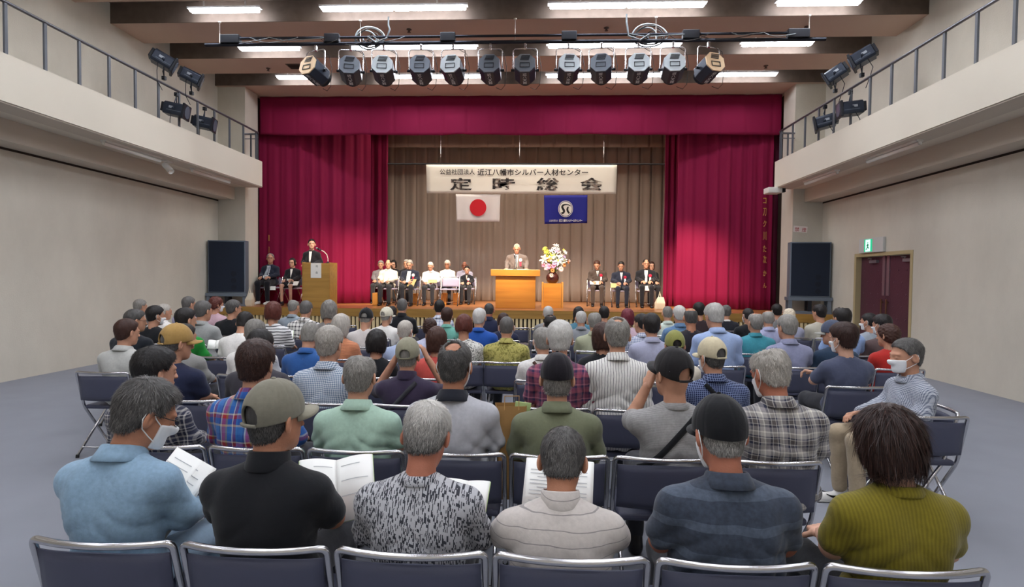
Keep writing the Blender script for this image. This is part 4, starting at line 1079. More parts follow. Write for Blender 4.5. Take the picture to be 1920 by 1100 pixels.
VT = {}
def person(loc, label, hx=None, H=1.30, rz=0.0, sc=1.0, lean=4.0, yaw=0.0, pitch=8.0, roll=0.0, sw=.172, bulk=1.0, res=.012, hres=.008,
           hair=('short', 'grey'), th=.012, bald=None, tone=.5, tvar=None, n_str=0, slen=.016, lift=.22, L=.03, cap=None, mask=False, glasses=False,
           top=None, long=False, collar='none', ccol=None, arms='lap', pants=None, shoes=None, sk='a', pose='sit', strap=None, jacket=None, seed=1.0,
           fold=1.0, hands=.5, sidex=0.0, skirt=False, hand_res=None, group='people in the audience', arms_xyz=None, legs='sit', Ysolve=None, neck=1.0, eyes=False, twist=0.0):
    """one figure; loc is the floor point below the hips, the figure faces +y before rz"""
    sk = SK[sk]; lr = R(lean)
    hipz = .56 if pose == 'sit' else .90
    hip = v3(0, 0, hipz); u = v3(0, math.sin(lr), math.cos(lr))
    hc_l = v3(0, .028, .145 * neck)                                  # head centre from the neck root, in the head frame
    Rh = rot(0, 0, yaw) @ rot(-pitch, 0, 0) @ rot(0, roll, 0)
    hc = Rh @ hc_l
    topz = hc[2] + .121
    Hs = H / sc
    Lt = (Hs - topz - hipz) / math.cos(lr)
    N = hip + u * Lt + v3(sidex, 0, 0)
    C = N + hc
    ux = v3(1, 0, 0)
    if twist: ux = rot(0, 0, twist) @ ux
    sh = [N - u * .105 + ux * sw * s for s in (-1, 1)]
    # arms
    el, wr = [], []
    for i, s in enumerate((-1, 1)):
        if arms_xyz: e, w = [np.array(q, float) for q in arms_xyz[i]]
        elif arms == 'lap': e = v3(s * (sw + .035), .045 + math.sin(lr) * .2, hipz + .19); w = v3(s * .11, .29, hipz + .13)
        elif arms == 'book': e = v3(s * (sw + .04), .08 + math.sin(lr) * .2, hipz + .20); w = v3(s * .12, .31, hipz + .13)
        elif arms == 'raise': e = v3(s * (sw + .12), .20, N[2] - .16); w = v3(s * .125, .17, C[2] - .03)
        elif arms == 'cross': e = v3(s * (sw + .06), .10, hipz + .2); w = v3(-s * .16, .19, hipz + .25)
        elif arms == 'podium': e = v3(s * (sw + .05), .03, hipz + .26); w = v3(s * .25, .26, hipz + .09)
        elif arms == 'front': e = v3(s * (sw + .06), .0, hipz + .18); w = v3(s * .12, .2, hipz + .12)
        el.append(e); wr.append(w)
    # ---------------- garment for the upper body
    k_b = bulk
    tp = [('e', N - u * .20 + v3(0, .004, 0), v3(sw * .90, .112 * k_b, .20)), ('e', hip + u * .17 + v3(0, .01, 0), v3(sw * .93 * k_b, .125 * k_b, .19)), ('e', hip + v3(0, .0, .0), v3(.192 * k_b, .152 * k_b, .125)),
          ('c', sh[0] + v3(.02, 0, -.005), sh[1] - v3(.02, 0, .005), .058, .058), ('c', N - u * .035 + v3(0, .005, 0), sh[0], .052, .058), ('c', N - u * .035 + v3(0, .005, 0), sh[1], .052, .058),
          ('e', N - u * .16 + ux * .085 - v3(0, .035, 0), v3(.075, .075 * k_b, .12)), ('e', N - u * .16 - ux * .085 - v3(0, .035, 0), v3(.075, .075 * k_b, .12))]
    ap = []
    for i in (0, 1):
        if long:
            ap += [('c', sh[i], el[i], .059, .052), ('c', el[i], el[i] + (wr[i] - el[i]) * .96, .054, .042)]
        else:
            ap += [('c', sh[i], sh[i] + (el[i] - sh[i]) * .72, .059, .061)]
    lo, hi = bounds(tp + ap, .02)
    P, o = grid(lo, hi, res)
    d = union(P, tp, .05)
    for a in ap: d = smin(d, prim(P, a), .028)
    x, y, z = P[..., 0] - sidex, P[..., 1], P[..., 2]
    if fold:
        ph = seed * 3.1
        w1 = sharp((z * .95 + np.abs(x) * .9 + .03 * np.sin(x * 17 + ph) + .02 * np.sin(z * 23 + ph)) * 58 + ph)
        w2 = sharp((z * .5 - x * .9 + .035 * np.sin(z * 13 + ph)) * 78 + 2 * ph)
        env = np.clip((N[2] - .10 - z) / .2, 0, 1) * (.45 + .55 * np.sin(x * 9 + ph) ** 2)
        d = d + fold * (.0075 * w1 * env + .0060 * w2 * env * (.5 + .5 * np.sin(x * 14 + ph * 2)))
        # sunk spine line and armpit creases
        d = d + fold * .006 * np.exp(-(x / .035) ** 2) * np.clip((N[2] - .12 - z) / .15, 0, 1) * (y < .02)
    d = smax(d, -(d_cap(P, N - u * .02, C, .050, .050)), .01)
    Vt, Ft = surface(d, o, res)
    # ---------------- body (skin): head, neck, arms, hands, legs
    P, o = grid((-.125, -.135, -.16), (.125, .15, .15), hres)
    Nl = Rh.T @ (N - u * .05 - C)
    dh = cached(('h', hres), lambda: sd_head(grid((-.125, -.135, -.16), (.125, .15, .15), hres)[0]))
    dn = d_cap(P, v3(0, -.022, -.045), Nl, .051, .060)
    nv = Rh.T @ (N - C)
    dd = smin(dh, dn, .02)
    V, F = surface(dd, o, hres)
    V = V @ Rh.T + C
    Vs, Fs, off = [V], [F], len(V)
    lres = max(res * .9, .009)
    lp = [('c', hip, N - u * .1, .10, .09), ('c', sh[0] + v3(.05, 0, 0), sh[1] - v3(.05, 0, 0), .045, .045)]
    for i in (0, 1): lp += [('c', sh[i], el[i], .046, .040), ('c', el[i], wr[i], .040, .026)]
    if pose == 'sit':
        if legs == 'sit': kn = [v3(s * .12, .44, hipz - .03) for s in (-1, 1)]; an = [v3(s * .12, .42, .10) for s in (-1, 1)]
        else: kn, an = legs
    else:
        kn = [v3(s * .09, .02, .49) for s in (-1, 1)]; an = [v3(s * .10, .0, .10) for s in (-1, 1)]
    kn = [np.array(q, float) for q in kn]; an = [np.array(q, float) for q in an]
    hp_ = [hip + v3(s * .085, .0, -.0) for s in (-1, 1)]
    for i in (0, 1): lp += [('c', hp_[i], kn[i], .062, .048), ('c', kn[i], an[i], .048, .034)]
    lo, hi = bounds(lp, .01); Pl, ol = grid(lo, hi, lres if skirt else max(lres, .014))
    V, F = surface(union(Pl, lp, .02), ol, lres if skirt else max(lres, .014)); Vs.append(V); Fs.append(F + off); off += len(V)
    hr_ = hand_res or max(hres * .8, .006)
    for i, s in enumerate((-1, 1)):
        fw = wr[i] - el[i]; fw = fw / np.linalg.norm(fw)
        if arms == 'raise': fw = fw * .6 + v3(-s * .2, .25, .5); upv = v3(s, -.1, .1)
        elif arms == 'podium': fw = v3(0, 1, -.1); upv = v3(0, 0, 1)
        else:
            fw = fw + v3(0, .35, .05); upv = v3(s * .35, .0, 1)
        hpz = hand_prims(wr[i], fw, upv, s, hands)
        lo, hi = bounds(hpz, .006); Pl, ol = grid(lo, hi, hr_)
        V, F = surface(union(Pl, hpz, .006), ol, hr_); Vs.append(V); Fs.append(F + off); off += len(V)
    root = obj_np('person', np.concatenate(Vs), np.concatenate(Fs), sk)
    root.location = loc; root.rotation_euler = (0, 0, rz); root.scale = (sc, sc, sc)
    tag(root, label, 'person', group)
    obj_np('jacket' if jacket else 'shirt', Vt, Ft, top, root)
    # ---------------- trousers / skirt, shoes
    pr = [('e', hip + v3(0, .02, -.03), v3(.168 * k_b, .125, .11))]
    for i in (0, 1):
        if skirt: pr += [('c', hp_[i], hp_[i] + (kn[i] - hp_[i]) * .72, .088, .085)]
        else: pr += [('c', hp_[i], kn[i], .086, .066), ('c', kn[i], an[i] + v3(0, 0, .02), .064, .052)]
    lo, hi = bounds(pr, .01); rs = max(res, .014); Pl, ol = grid(lo, hi, rs)
    V, F = surface(union(Pl, pr, .03) + .0014 * np.sin(Pl[..., 2] * 38 + Pl[..., 1] * 30 + Pl[..., 0] * 20), ol, rs)
    obj_np('skirt' if skirt else 'trousers', V, F, pants or M_pants, root)
    for i in (0, 1):
        f = an[i] + v3(0, 0, -.10); dirf = v3(0, 1, 0)
        sp = [('c', f + v3(0, -.03, .045), f + v3(0, .14, .032), .040, .032), ('c', f + v3(0, -.03, .02), f + v3(0, .15, .02), .036, .034), ('c', f + v3(0, -.02, .05), f + v3(0, -.01, .10), .042, .045)]
        lo, hi = bounds(sp, .005); Pl, ol = grid(lo, hi, .012); q = smax(union(Pl, sp, .02), f[2] + .004 - Pl[..., 2], .004)
        V, F = surface(q, ol, .012); obj_np('shoe', V, F, shoes or M_shoe, root)
    # ---------------- hair, cap, mask, glasses
    Mh = np.eye(4); Mh[:3, :3] = Rh; Mh[:3, 3] = C; Mh = Matrix(Mh.tolist())
    def headobj(o): o.matrix_local = Mh; return o
    if hair:
        st, cn = hair
        hm = hairmat(cn, *HM[cn])
        tf = (lambda V: np.full(len(V), tone)) if tvar is None else (lambda V: tone + tvar * np.clip((V[:, 2] - .03) / .07, -1.4, 1))
        thh = min(th, .004) if cap else th
        hh = min(hres, .007)
        key = ('hair', st, thh, bald, round(seed, 2), hh, n_str, slen, tone, tvar, L, lift)
        V, F, tn = hair_mesh(st, thh, bald, seed, hh, n_str, slen, tf, L, lift, .004 if cap else None)
        if cap:       # nothing of the hair pokes through the cap
            pass
        if len(F): headobj(obj_np('hair', V, F, hm, root, tn))
    if cap: make_cap(root, headobj, hres, seed, **cap)
    if mask: make_mask(root, headobj, hres)
    if glasses: make_glasses(root, headobj)
    if eyes:
        b = MB()
        for s in (-1, 1): b.ball((s * .030, .0925, .006), (.010, .004, .0045), 8)
        headobj(b.build('eyes', mat('eye_dark', '#1d1614', .3), root, True))
        b = MB()
        for s in (-1, 1): b.tube([(s * .014, .101, .024), (s * .03, .1, .030), (s * .046, .088, .025)], .0032, 6)
        headobj(b.build('eyebrows', mat('brow_dark', '#3a2a22' if hair and hair[1] in ('black', 'brown') else '#7d736b', .8), root, True))
        headobj(MB().ball((0, .099, -.062), (.019, .006, .0055), 10).build('lips', mat('lips', '#a8574f', .5), root, True))
    # ---------------- collar
    if collar != 'none':
        cm = ccol or top
        hgt, fl = {'polo': (.030, .020), 'shirt': (.036, .022), 'crew': (.010, .006), 'stand': (.045, .006)}[collar]
        n = 36; V, F = [], []
        prof = [(.000, -.03), (.000, hgt * .2), (-.002, hgt), (.004, hgt + .003), (.009, hgt * .95), (.010 + fl * .5, hgt * .2), (.012 + fl, -.018 if collar in ('polo', 'shirt') else -.012), (.008 + fl, -.022)]
        cc = N + v3(0, .010, -.012)
        tl = rot(-14 - lean * .6, 0, 0)
        for k in range(n):
            a = 2 * math.pi * k / n
            for (r_, z_) in prof:
                fr_ = math.sin(a) > .75 and collar in ('polo', 'shirt')
                q = tl @ v3((.063 + r_) * math.cos(a), (.066 + r_) * math.sin(a), z_ * (.6 if fr_ else 1))
                V.append(cc + q)
        m_ = len(prof)
        for k in range(n):
            k2 = (k + 1) % n
            for i in range(m_ - 1): F.append((k * m_ + i, k * m_ + i + 1, k2 * m_ + i + 1, k2 * m_ + i))
        obj_np('collar', np.array(V), np.array(F), cm, root)
    if strap:     # (colour material, side of the shoulder it crosses)
        sm, sd = strap
        a = N - u * .03 + ux * sd * .09; pts = []
        # follow the back surface from shoulder to the opposite hip by marching outwards
        V = Vt; back = V[V[:, 1] < hip[1] + .05]
        e = hip + v3(-sd * .185, -.02, .10)
        for t in np.linspace(0, 1, 16):
            q = a + (e - a) * t
            dd_ = np.hypot(back[:, 0] - q[0], back[:, 2] - q[2]); kx = back[dd_ < .03]
            yy = kx[:, 1].min() if len(kx) else q[1]
            pts.append(v3(q[0], yy - .004, q[2]))
        pts = np.array(pts); pts[1:-1, 1] = (pts[:-2, 1] + pts[1:-1, 1] + pts[2:, 1]) / 3 - .003
        tdir = pts[-1] - pts[0]; tdir /= np.linalg.norm(tdir); sdv = np.cross(tdir, v3(0, 1, 0)); sdv /= np.linalg.norm(sdv)
        VV = []
        for q in pts: VV += [q - sdv * .015, q + sdv * .015, q + sdv * .015 + v3(0, .006, 0), q - sdv * .015 + v3(0, .006, 0)]
        FF = []
        for i in range(len(pts) - 1):
            for j in range(4): FF.append((4 * i + j, 4 * i + (j + 1) % 4, 4 * i + 4 + (j + 1) % 4, 4 * i + 4 + j))
        obj_np('bag_strap', np.array(VV), np.array(FF), sm, root)
    VT[root.name] = (Vt, N, hip)
    return root

def make_cap(root, headobj, hres, seed, col=None, brim=None, tilt=0.0, arch=True, strapcol=None, button=True, lift=0.0, patch=None, brimlen=.084, knit=False):
    h = min(hres, .006) * .85
    P, o = grid((-.12, -.14, -.05), (.12, .14, .17), h)
    Rm = rot(tilt, 0, 0)
    Q = P @ Rm
    c = v3(0, -.010, .040 + lift); r = v3(.092, .115, .116)
    ang = np.arctan2(Q[..., 0], Q[..., 1] + .01)
    d = d_ell(Q, c, r) + .0010 * np.cos(ang * 6) ** 20 + wob(Q, 38, seed) * .0016
    base = np.interp(Q[..., 1], [-.12, .12], [.000, .030])
    d = smax(d, base - Q[..., 2], .004)
    d = np.maximum(d, -(d_ell(Q, c, r - .010)))
    if arch:
        d = smax(d, -d_ell(Q, v3(0, -.120, .034), v3(.040, .06, .042)), .004)
    V, F = surface(d, o, h)
    capo = headobj(obj_np('cap', V, F, col, root))
    # brim
    n = 24; VV, FF = [], []
    ins = [(.080 * math.sin(t), -.010 + .100 * math.cos(t)) for t in np.linspace(-1.15, 1.15, n)]
    for i, t in enumerate(np.linspace(-1.15, 1.15, n)):
        a = v3(ins[i][0], ins[i][1], .028)
        ex = brimlen * math.cos(t / 1.15 * math.pi / 2) ** .5 + .004
        for j in range(5):
            f = j / 4
            q = a + v3(math.sin(t) * .25 * ex * f, ex * f, -.008 * f - .030 * f * abs(math.sin(t)) ** 2 * 1.0)
            VV.append(Rm @ q)
    for i in range(n - 1):
        for j in range(4): FF.append((i * 5 + j, (i + 1) * 5 + j, (i + 1) * 5 + j + 1, i * 5 + j + 1))
    bo = obj_np('brim', np.array(VV), np.array(FF), brim or col, capo); sd = bo.modifiers.new('t', 'SOLIDIFY'); sd.thickness = .004
    if button:
        q = Rm @ (c + v3(0, 0, r[2])); MB().ball(tuple(q), (.009, .009, .005), 10).build('button', brim or col, capo, True)
    if arch:
        pts = []
        for t in np.linspace(-.42, .42, 9):
            q = Rm @ v3((r[0] + .001) * math.sin(t), c[1] - (r[1] + .001) * math.cos(t) * .985, .009)
            pts.append(tuple(q))
        so = MB().tube(pts, .0065, 6).build('cap_strap', strapcol or col, capo, True)
    if patch:
        q = Rm @ v3(-.060, -.078, .062)
        MB().cbox((0, 0, 0), (.034, .004, .030), Matrix.Translation(tuple(q)) @ Matrix.Rotation(R(-42), 4, 'Z') @ Matrix.Rotation(R(-22), 4, 'X')).build('patch', patch, capo)

def make_mask(root, headobj, hres):
    h = min(hres, .007)
    P, o = grid((-.09, .0, -.13), (.09, .14, .03), h)
    d = cached(('m', h), lambda: smax(smax(smin(union(P, head_prims(), .03), d_cap(P, v3(0, .088, .018), v3(0, .108, -.024), .012, .018), .02) - .007, smax(smax(P[..., 2] + .012 - .03 * np.clip(P[..., 1] - .08, 0, 1), -.108 - P[..., 2], .01), .038 - P[..., 1], .01), .006), -(union(P, head_prims(), .03) + .006), .002))
    V, F = surface(d, o, h)
    mo = headobj(obj_np('face_mask', V, F, mat('mask_white', '#e9ecef', .8), root))
    b = MB()
    for s in (-1, 1):
        b = MB(); b.tube([(s * .064, .042, -.018), (s * .076, .01, .004), (s * .083, -.012, .030), (s * .088, -.032, .022), (s * .090, -.038, -.005), (s * .080, -.022, -.040), (s * .066, .012, -.062), (s * .056, .045, -.080)], .0022, 6)
        b.build('ear_loop', mat('loop_white', '#f2f2f2', .7), mo, True)
def make_glasses(root, headobj):
    b = MB()
    for s in (-1, 1):
        b.tube([(s * .031 + .021 * math.cos(t), .108 - .006 * abs(math.cos(t)) * 1, .004 + .016 * math.sin(t)) for t in [2 * math.pi * k / 20 for k in range(20)]], .0016, 6, closed=True)
        b.tube([(s * .052, .102, .010), (s * .074, .06, .013), (s * .081, .0, .018), (s * .082, -.02, .005)], .0018, 6)
    b.tube([(-.011, .109, .007), (0, .112, .010), (.011, .109, .007)], .0016, 6)
    headobj(b.build('glasses', mat('glasses_frame', '#2d2a2a', .3, metal=.5), root, True))
M_pants = fabric('dark_trousers', c='#2f3036'); M_shoe = mat('black_shoe', '#17161a', .35)
def bookmat(): 
    return mat('page_white', '#f0f0ec', .75)
# ================================================================ folding chairs
M_pad = mat('chair_vinyl', '#4a4d61', .5, bump=.12, bscale=500, var=.04, vscale=5)
M_pad_spotlit = mat('chair_vinyl_spotlit', '#a59db4', .55)  # same chairs as the audience's; the spotlight is put into this paler colour
M_rub = mat('rubber', '#1b1b1d', .8)
def rnd_path(pts, rad, n=5):
    P = [Vector(p) for p in pts]; out = [P[0]]
    for i in range(1, len(P) - 1):
        a = (P[i - 1] - P[i]); b = (P[i + 1] - P[i]); r_ = min(rad, a.length * .45, b.length * .45); a.normalize(); b.normalize()
        for k in range(n + 1):
            t = k / n; out.append(P[i] + a * r_ * (1 - t) ** 2 + b * r_ * t ** 2)
    out.append(P[-1]); return out
def make_chair(pad):
    e = empty('folding_chair', (0, 0, 0))
    bow = lambda x: -.045 * (1 - (x / .255) ** 2)
    bar = [(x, bow(x) + .0, .785) for x in np.linspace(-.25, .25, 9)]
    pts = [(-.24, .37, .02), (-.25, .09, .44)] + [bar[0]] + bar[1:-1] + [bar[-1]] + [(.25, .09, .44), (.24, .37, .02)]
    MB().tube(rnd_path(pts, .05, 5), .0125, 10).build('back_frame', M_chrome, e, True)
    # curved backrest pad
    V, F = [], []; nx, nz = 12, 6
    for sdn in (0, 1):
        for j in range(nz + 1):
            v = j / nz
            for i in range(nx + 1):
                u = -1 + 2 * i / nx
                x = u * .236; z = .515 + .235 * v + (.004 * math.cos(u * 3.1) if v > .9 else 0)
                edge = max(abs(u) ** 8, abs(2 * v - 1) ** 8)
                y = bow(x) * .9 + .03 * (1 - v) + .012 + (1 if sdn else -1) * .014 * (1 - .7 * edge)
                V.append((x, y, z))
    m_ = (nx + 1) * (nz + 1)
    for j in range(nz):
        for i in range(nx):
            a = j * (nx + 1) + i; q = (a, a + 1, a + nx + 2, a + nx + 1); F += [q, tuple(k + m_ for k in q[::-1])]
    rim = [i for i in range(nx + 1)] + [(j * (nx + 1) + nx) for j in range(1, nz + 1)] + [nz * (nx + 1) + i for i in range(nx - 1, -1, -1)] + [j * (nx + 1) for j in range(nz - 1, 0, -1)]
    for a, b in zip(rim, rim[1:] + rim[:1]): F.append((b, a, a + m_, b + m_))
    MB().add(V, F).build('backrest', pad, e, True)
    MB().box(-.222, .222, .06, .44, .425, .465).build('seat', pad, e, bevel=.018, seg=3)
    for s in (-1, 1):
        MB().tube(rnd_path([(s * .195, .33, .42), (s * .195, -.06, .02)], .02), .011, 8).build('rear_leg', M_chrome, e, True)
        MB().cyl((s * .24, .372, 0), (s * .24, .368, .03), .016, n=10).build('foot_cap', M_rub, e)
        MB().cyl((s * .195, -.062, 0), (s * .195, -.058, .03), .015, n=10).build('foot_cap', M_rub, e)
    MB().tube([(-.195, .0, .083), (.195, .0, .083)], .008, 8).build('stretcher', M_chrome, e, True)
    return e
_ch = {}
CHAIRS = []
def chair(x, y, z, rz, label, pad=None, group='navy folding chairs of the audience'):
    pad = pad or M_pad
    if pad.name not in _ch: _ch[pad.name] = o = make_chair(pad)
    else: o = copy_tree(_ch[pad.name])
    o.location = (x, y, z); o.rotation_euler = (0, 0, rz)
    tag(o, label, 'chair', group); CHAIRS.append(o); return o
YR = lambda k: 1.83 + 1.05 * (k - 1)
GRID0, GRIDR, PIT = .262, 3.357, .535
OCC = {}
def slot(x, row):
    best = None
    for k in list(range(-14, 4)):
        gx = GRID0 + PIT * k
        if (row, gx) not in OCC and (best is None or abs(gx - x) < abs(best - x)): best = gx
    for k in range(0, 8):
        gx = GRIDR + PIT * k
        if (row, gx) not in OCC and abs(gx - x) < abs(best - x): best = gx
    return best
LOD = {1: (.009, .0045, 7000), 2: (.010, .005, 4500), 3: (.012, .006, 2500), 4: (.014, .0075, 900), 5: (.015, .0085, 700), 6: (.017, .010, 400), 7: (.018, .010, 300), 8: (.018, .010, 250), 9: (.018, .010, 200)}
PEOPLE = {}
def aud(px, ty, row, short, label, chair_here=True, dy=0.0, **kw):
    res, hres, ns = LOD[row]
    kw.setdefault('res', res); kw.setdefault('hres', hres)
    kw.setdefault('n_str', ns)
    lean = kw.setdefault('lean', -1.0); pitch = kw.setdefault('pitch', 6.0); yaw = kw.setdefault('yaw', 0.0); roll = kw.setdefault('roll', 0.0)
    sidex = kw.setdefault('sidex', 0.0)
    kw.setdefault('seed', (px * .37 + ty * .11) % 6.28)
    Y0 = YR(row) + .17 + dy
    Rh = rot(0, 0, yaw) @ rot(-pitch, 0, 0) @ rot(0, roll, 0); hc = Rh @ v3(0, .028, .145)
    Yh = Y0 + (math.sin(R(lean)) * .45 + hc[1]) * 1.05 - .02
    x, z = U(px, ty, Yh)
    H = min(max(z - (.03 if kw.get('cap') else .014), 1.05), 1.48)
    sc = kw.pop('sc', None) or min(max(H / 1.25, .97), 1.08)
    xr = x - sc * (hc[0] + sidex)
    o = person((xr, Y0, 0), label, H=H, sc=sc, **kw)
    PEOPLE[short] = o
    if chair_here:
        gx = slot(xr, row); cx = gx + (min(max(xr - gx, -.13), .13) if row > 3 else 0) if abs(gx - xr) < .30 else xr
        OCC[(row, gx)] = short
        chair(cx, YR(row), 0, 0, 'navy folding chair with the %s sitting on it' % short)
    return o
# ================================================================ the audience, nearest row first
FB = fabric
C_blk = FB('black_knit', c='#15171c'); C_navy = FB('navy_cloth', c='#1f2540'); C_white = FB('white_shirt', c='#e6e4e0'); C_grey = FB('grey_cloth', c='#7f7f80')
C_ltblue = FB('light_blue_shirt', c='#a9b8d6'); C_lav = FB('lavender_grey_shirt', c='#a3a6bd')
M_khaki = FB('beige_trousers', c='#a89880'); M_jean = FB('light_jeans', c='#8fa6bb')
# ---- first row (nearest)
aud(268, 716, 1, 'man in a light denim shirt', 'man with glasses and mask in light blue denim shirt reading a booklet, nearest row', hair=('full', 'darkgrey'), tone=.38, th=.016, slen=.022, mask=True, glasses=True, yaw=-38, pitch=24, lean=4, top=FB('denim_light', c='#8aa8c0', noise=.1), long=True, collar='shirt', arms='book', pants=M_jean, sw=.165, sk='b', fold=.7)
aud(514, 712, 1, 'man in a black polo', 'man in olive grey cap and black polo shirt looking right, nearest row', hair=('short', 'darkgrey'), tone=.25, yaw=-26, pitch=5, lean=0, cap=dict(col=FB('cap_olive_grey', c='#7d7a6c'), tilt=6, brim=FB('cap_olive_brim', c='#8d8979')), top=C_blk, collar='stand', arms='book', sk='b', bulk=1.05, fold=.6)
aud(800, 757, 1, 'man in a grey dash patterned shirt', 'white-haired man in grey patterned raglan shirt with head bowed, nearest row', hair=('short', 'saltpepper'), tone=.66, tvar=.38, yaw=-8, pitch=26, lean=-1, th=.013, top=FB('dash_shirt', kind='dash', c='#b7b8bd', c2='#3a3c44'), long=True, collar='crew', arms='book', sk='d', sw=.178, bulk=1.08, fold=1.0)
aud(1056, 806, 1, 'man in a pale striped polo', 'man with short dark grey hair in pale striped polo reading papers, nearest row', hair=('short', 'darkgrey'), tone=.42, yaw=-6, pitch=34, lean=2, th=.011, top=FB('pale_stripe', kind='h', c='#c4bdb7', c2='#918c8a', per=.046, duty=.07), collar='stand', arms='book', sk='b', sw=.18, bulk=1.08, fold=1.4)
aud(1352, 742, 1, 'man in a dark grey blue polo', 'man in black cap and mask with dark blue grey striped polo, nearest row', hair=('short', 'saltpepper'), tone=.45, yaw=10, pitch=20, lean=-2, mask=True, cap=dict(col=FB('cap_black', c='#141519'), tilt=14, arch=False, brim=FB('cap_black', c='#141519')), top=FB('navy_fade', kind='h', c='#39414f', c2='#4d5766', per=.10, duty=.3, noise=.2), collar='polo', sk='d', sw=.185, bulk=1.12, fold=1.5)
aud(1668, 762, 1, 'woman in a mustard top', 'woman with dark bobbed hair and mustard knit top at the right end, nearest row', hair=('bob', 'brown'), tone=.14, th=.022, slen=.06, lift=.02, yaw=12, pitch=14, L=.015, top=FB('mustard_rib', kind='v', c='#6f6517', c2='#7c711c', per=.012), collar='crew', mask=True, sk='c', sw=.162, pants=C_blk)
# ---- second row
aud(288, 655, 2, 'man in a navy and white plaid shirt', 'black-haired man in navy and white plaid shirt at the left, second row', hair=('full', 'black'), tone=.2, th=.02, yaw=-30, top=FB('plaid_navy_white', kind='plaid', per=.07, bands=[(0, '#23263a'), (.3, '#8f8d8c'), (.42, '#23263a'), (.55, '#c9c6c0'), (.62, '#3a3d52'), (.85, '#a3a09c')]), long=True, collar='shirt')
aud(478, 640, 2, 'man in a blue and red plaid shirt', 'brown-haired man in bright blue, red and yellow plaid shirt, second row', hair=('full', 'brown'), tone=.22, th=.017, top=FB('plaid_blue_red', kind='plaid', per=.13, bands=[(0, '#2b5ea8'), (.22, '#1d2f66'), (.30, '#c7c3b4'), (.36, '#b02a36'), (.52, '#8a7a3e'), (.60, '#2b5ea8'), (.78, '#d8d4c8'), (.82, '#7a2340'), (.93, '#3f78b8')], zbands=[(0, '#3f78b8'), (.25, '#b9b4a6'), (.33, '#1f4f9c'), (.55, '#8d2432'), (.68, '#c4bca8'), (.74, '#2b5ea8')]), long=True, collar='shirt', sw=.178, bulk=1.05)
aud(674, 664, 2, 'man in a mint green shirt', 'grey-haired man in pale mint green shirt, second row', hair=('short', 'grey'), tone=.5, bald=(0, .02, .128, .058, .075, .048), th=.009, yaw=-4, top=FB('mint', c='#a9c7b5'), collar='shirt', sk='a', fold=1.8, sw=.178)
aud(853, 640, 2, 'man in a pale grey jacket', 'man with balding crown in pale grey jacket with dark collar, second row', hair=('short', 'darkgrey'), tone=.3, bald=(0, -.065, .116, .046, .05, .05), th=.009, mask=True, yaw=-8, top=FB('pale_grey_jacket', c='#b3b4ba'), long=True, collar='shirt', ccol=FB('navy_collar', c='#20232d'), jacket=True, sk='b', fold=1.2, sw=.176, bulk=1.06)
aud(1045, 662, 2, 'man in an olive field shirt', 'man in black cap with grey ponytail hair and olive green shirt, second row', hair=('short', 'grey'), tone=.35, slen=.03, cap=dict(col=FB('cap_blackpurple', c='#18141c'), arch=False, tilt=4), top=FB('olive_shirt', c='#6f745c'), long=True, collar='shirt', sw=.18, bulk=1.08, fold=1.3, pitch=12)
aud(1262, 650, 2, 'man in a grey knitted tee', 'man in black mesh cap worn with a side strap bag and grey tee, second row', hair=None, yaw=24, pitch=2, cap=dict(col=FB('cap_mesh_black', c='#211f21'), tilt=12, patch=mat('patch_grey', '#6b696a', .7)), top=FB('grey_marl', kind='h', c='#9a9998', c2='#8e8d8d', per=.008, noise=.12), collar='crew', strap=(FB('strap_black', c='#15161a'), 1), sk='a', sw=.176, fold=1.2, arms_xyz=[((-.20, .16, .86), (-.11, .17, 1.04)), ((.21, .06, .75), (.12, .3, .69))])
aud(1447, 654, 2, 'man in a grey and cream plaid shirt', 'balding man with mask loops in grey, navy and cream plaid shirt, second row', hair=('short', 'lightgrey'), tone=.5, bald=(0, .0, .135, .068, .085, .055), th=.013, mask=True, yaw=18, pitch=18, top=FB('plaid_grey_cream', kind='plaid', per=.085, bands=[(0, '#8f8b8c'), (.22, '#262a40'), (.34, '#b9b5ad'), (.38, '#55504f'), (.60, '#c9c5bd'), (.64, '#3a3c50'), (.72, '#a8a49f'), (.92, '#d6d2c8')]), collar='shirt', long=True, sw=.182, bulk=1.1, fold=1.4, sk='d')
# ---- third row
aud(329, 607, 3, 'man in a navy tee and tan cap', 'man in tan baseball cap and navy T-shirt at the left, third row', hair=('short', 'darkgrey'), tone=.4, yaw=-32, cap=dict(col=FB('cap_tan', c='#a8874f'), tilt=4), top=C_navy, sk='a', sw=.18)
aud(487, 618, 3, 'man in a charcoal shirt', 'man with thin black hair and charcoal shirt, hidden behind the colourful plaid man', hair=('short', 'black'), tone=.25, top=FB('charcoal', c='#3a3840'), yaw=-6)
aud(617, 613, 3, 'man in a blue gingham shirt', 'grey-haired man in blue and white gingham shirt, third row', hair=('full', 'lightgrey'), tone=.42, th=.016, yaw=-10, top=FB('gingham_blue', kind='check', c='#d9dfe6', c2='#5d7694', per=.013), collar='shirt', sw=.178, fold=.8)
aud(764, 632, 3, 'man in a plum polo', 'man in khaki cap and plum polo raising both hands to his face', hair=('short', 'grey'), tone=.45, cap=dict(col=FB('cap_khaki', c='#8f8c78'), tilt=10, strapcol=FB('cap_khaki2', c='#77735f')), arms='raise', top=FB('plum_polo', c='#352c42'), collar='stand', strap=(FB('strap_grey', c='#3a3a40'), 1), hand_res=.005)
aud(1050, 603, 3, 'man in a red and purple plaid shirt', 'white-haired man in faded red and purple plaid shirt, third row', hair=('full', 'white'), tone=.55, th=.017, top=FB('plaid_red_purple', kind='plaid', per=.10, bands=[(0, '#6e3a52'), (.25, '#2f2a48'), (.42, '#a05464'), (.6, '#8d4660'), (.75, '#3a3358'), (.9, '#b8788a')]), collar='shirt', sw=.172, sc=1.02)
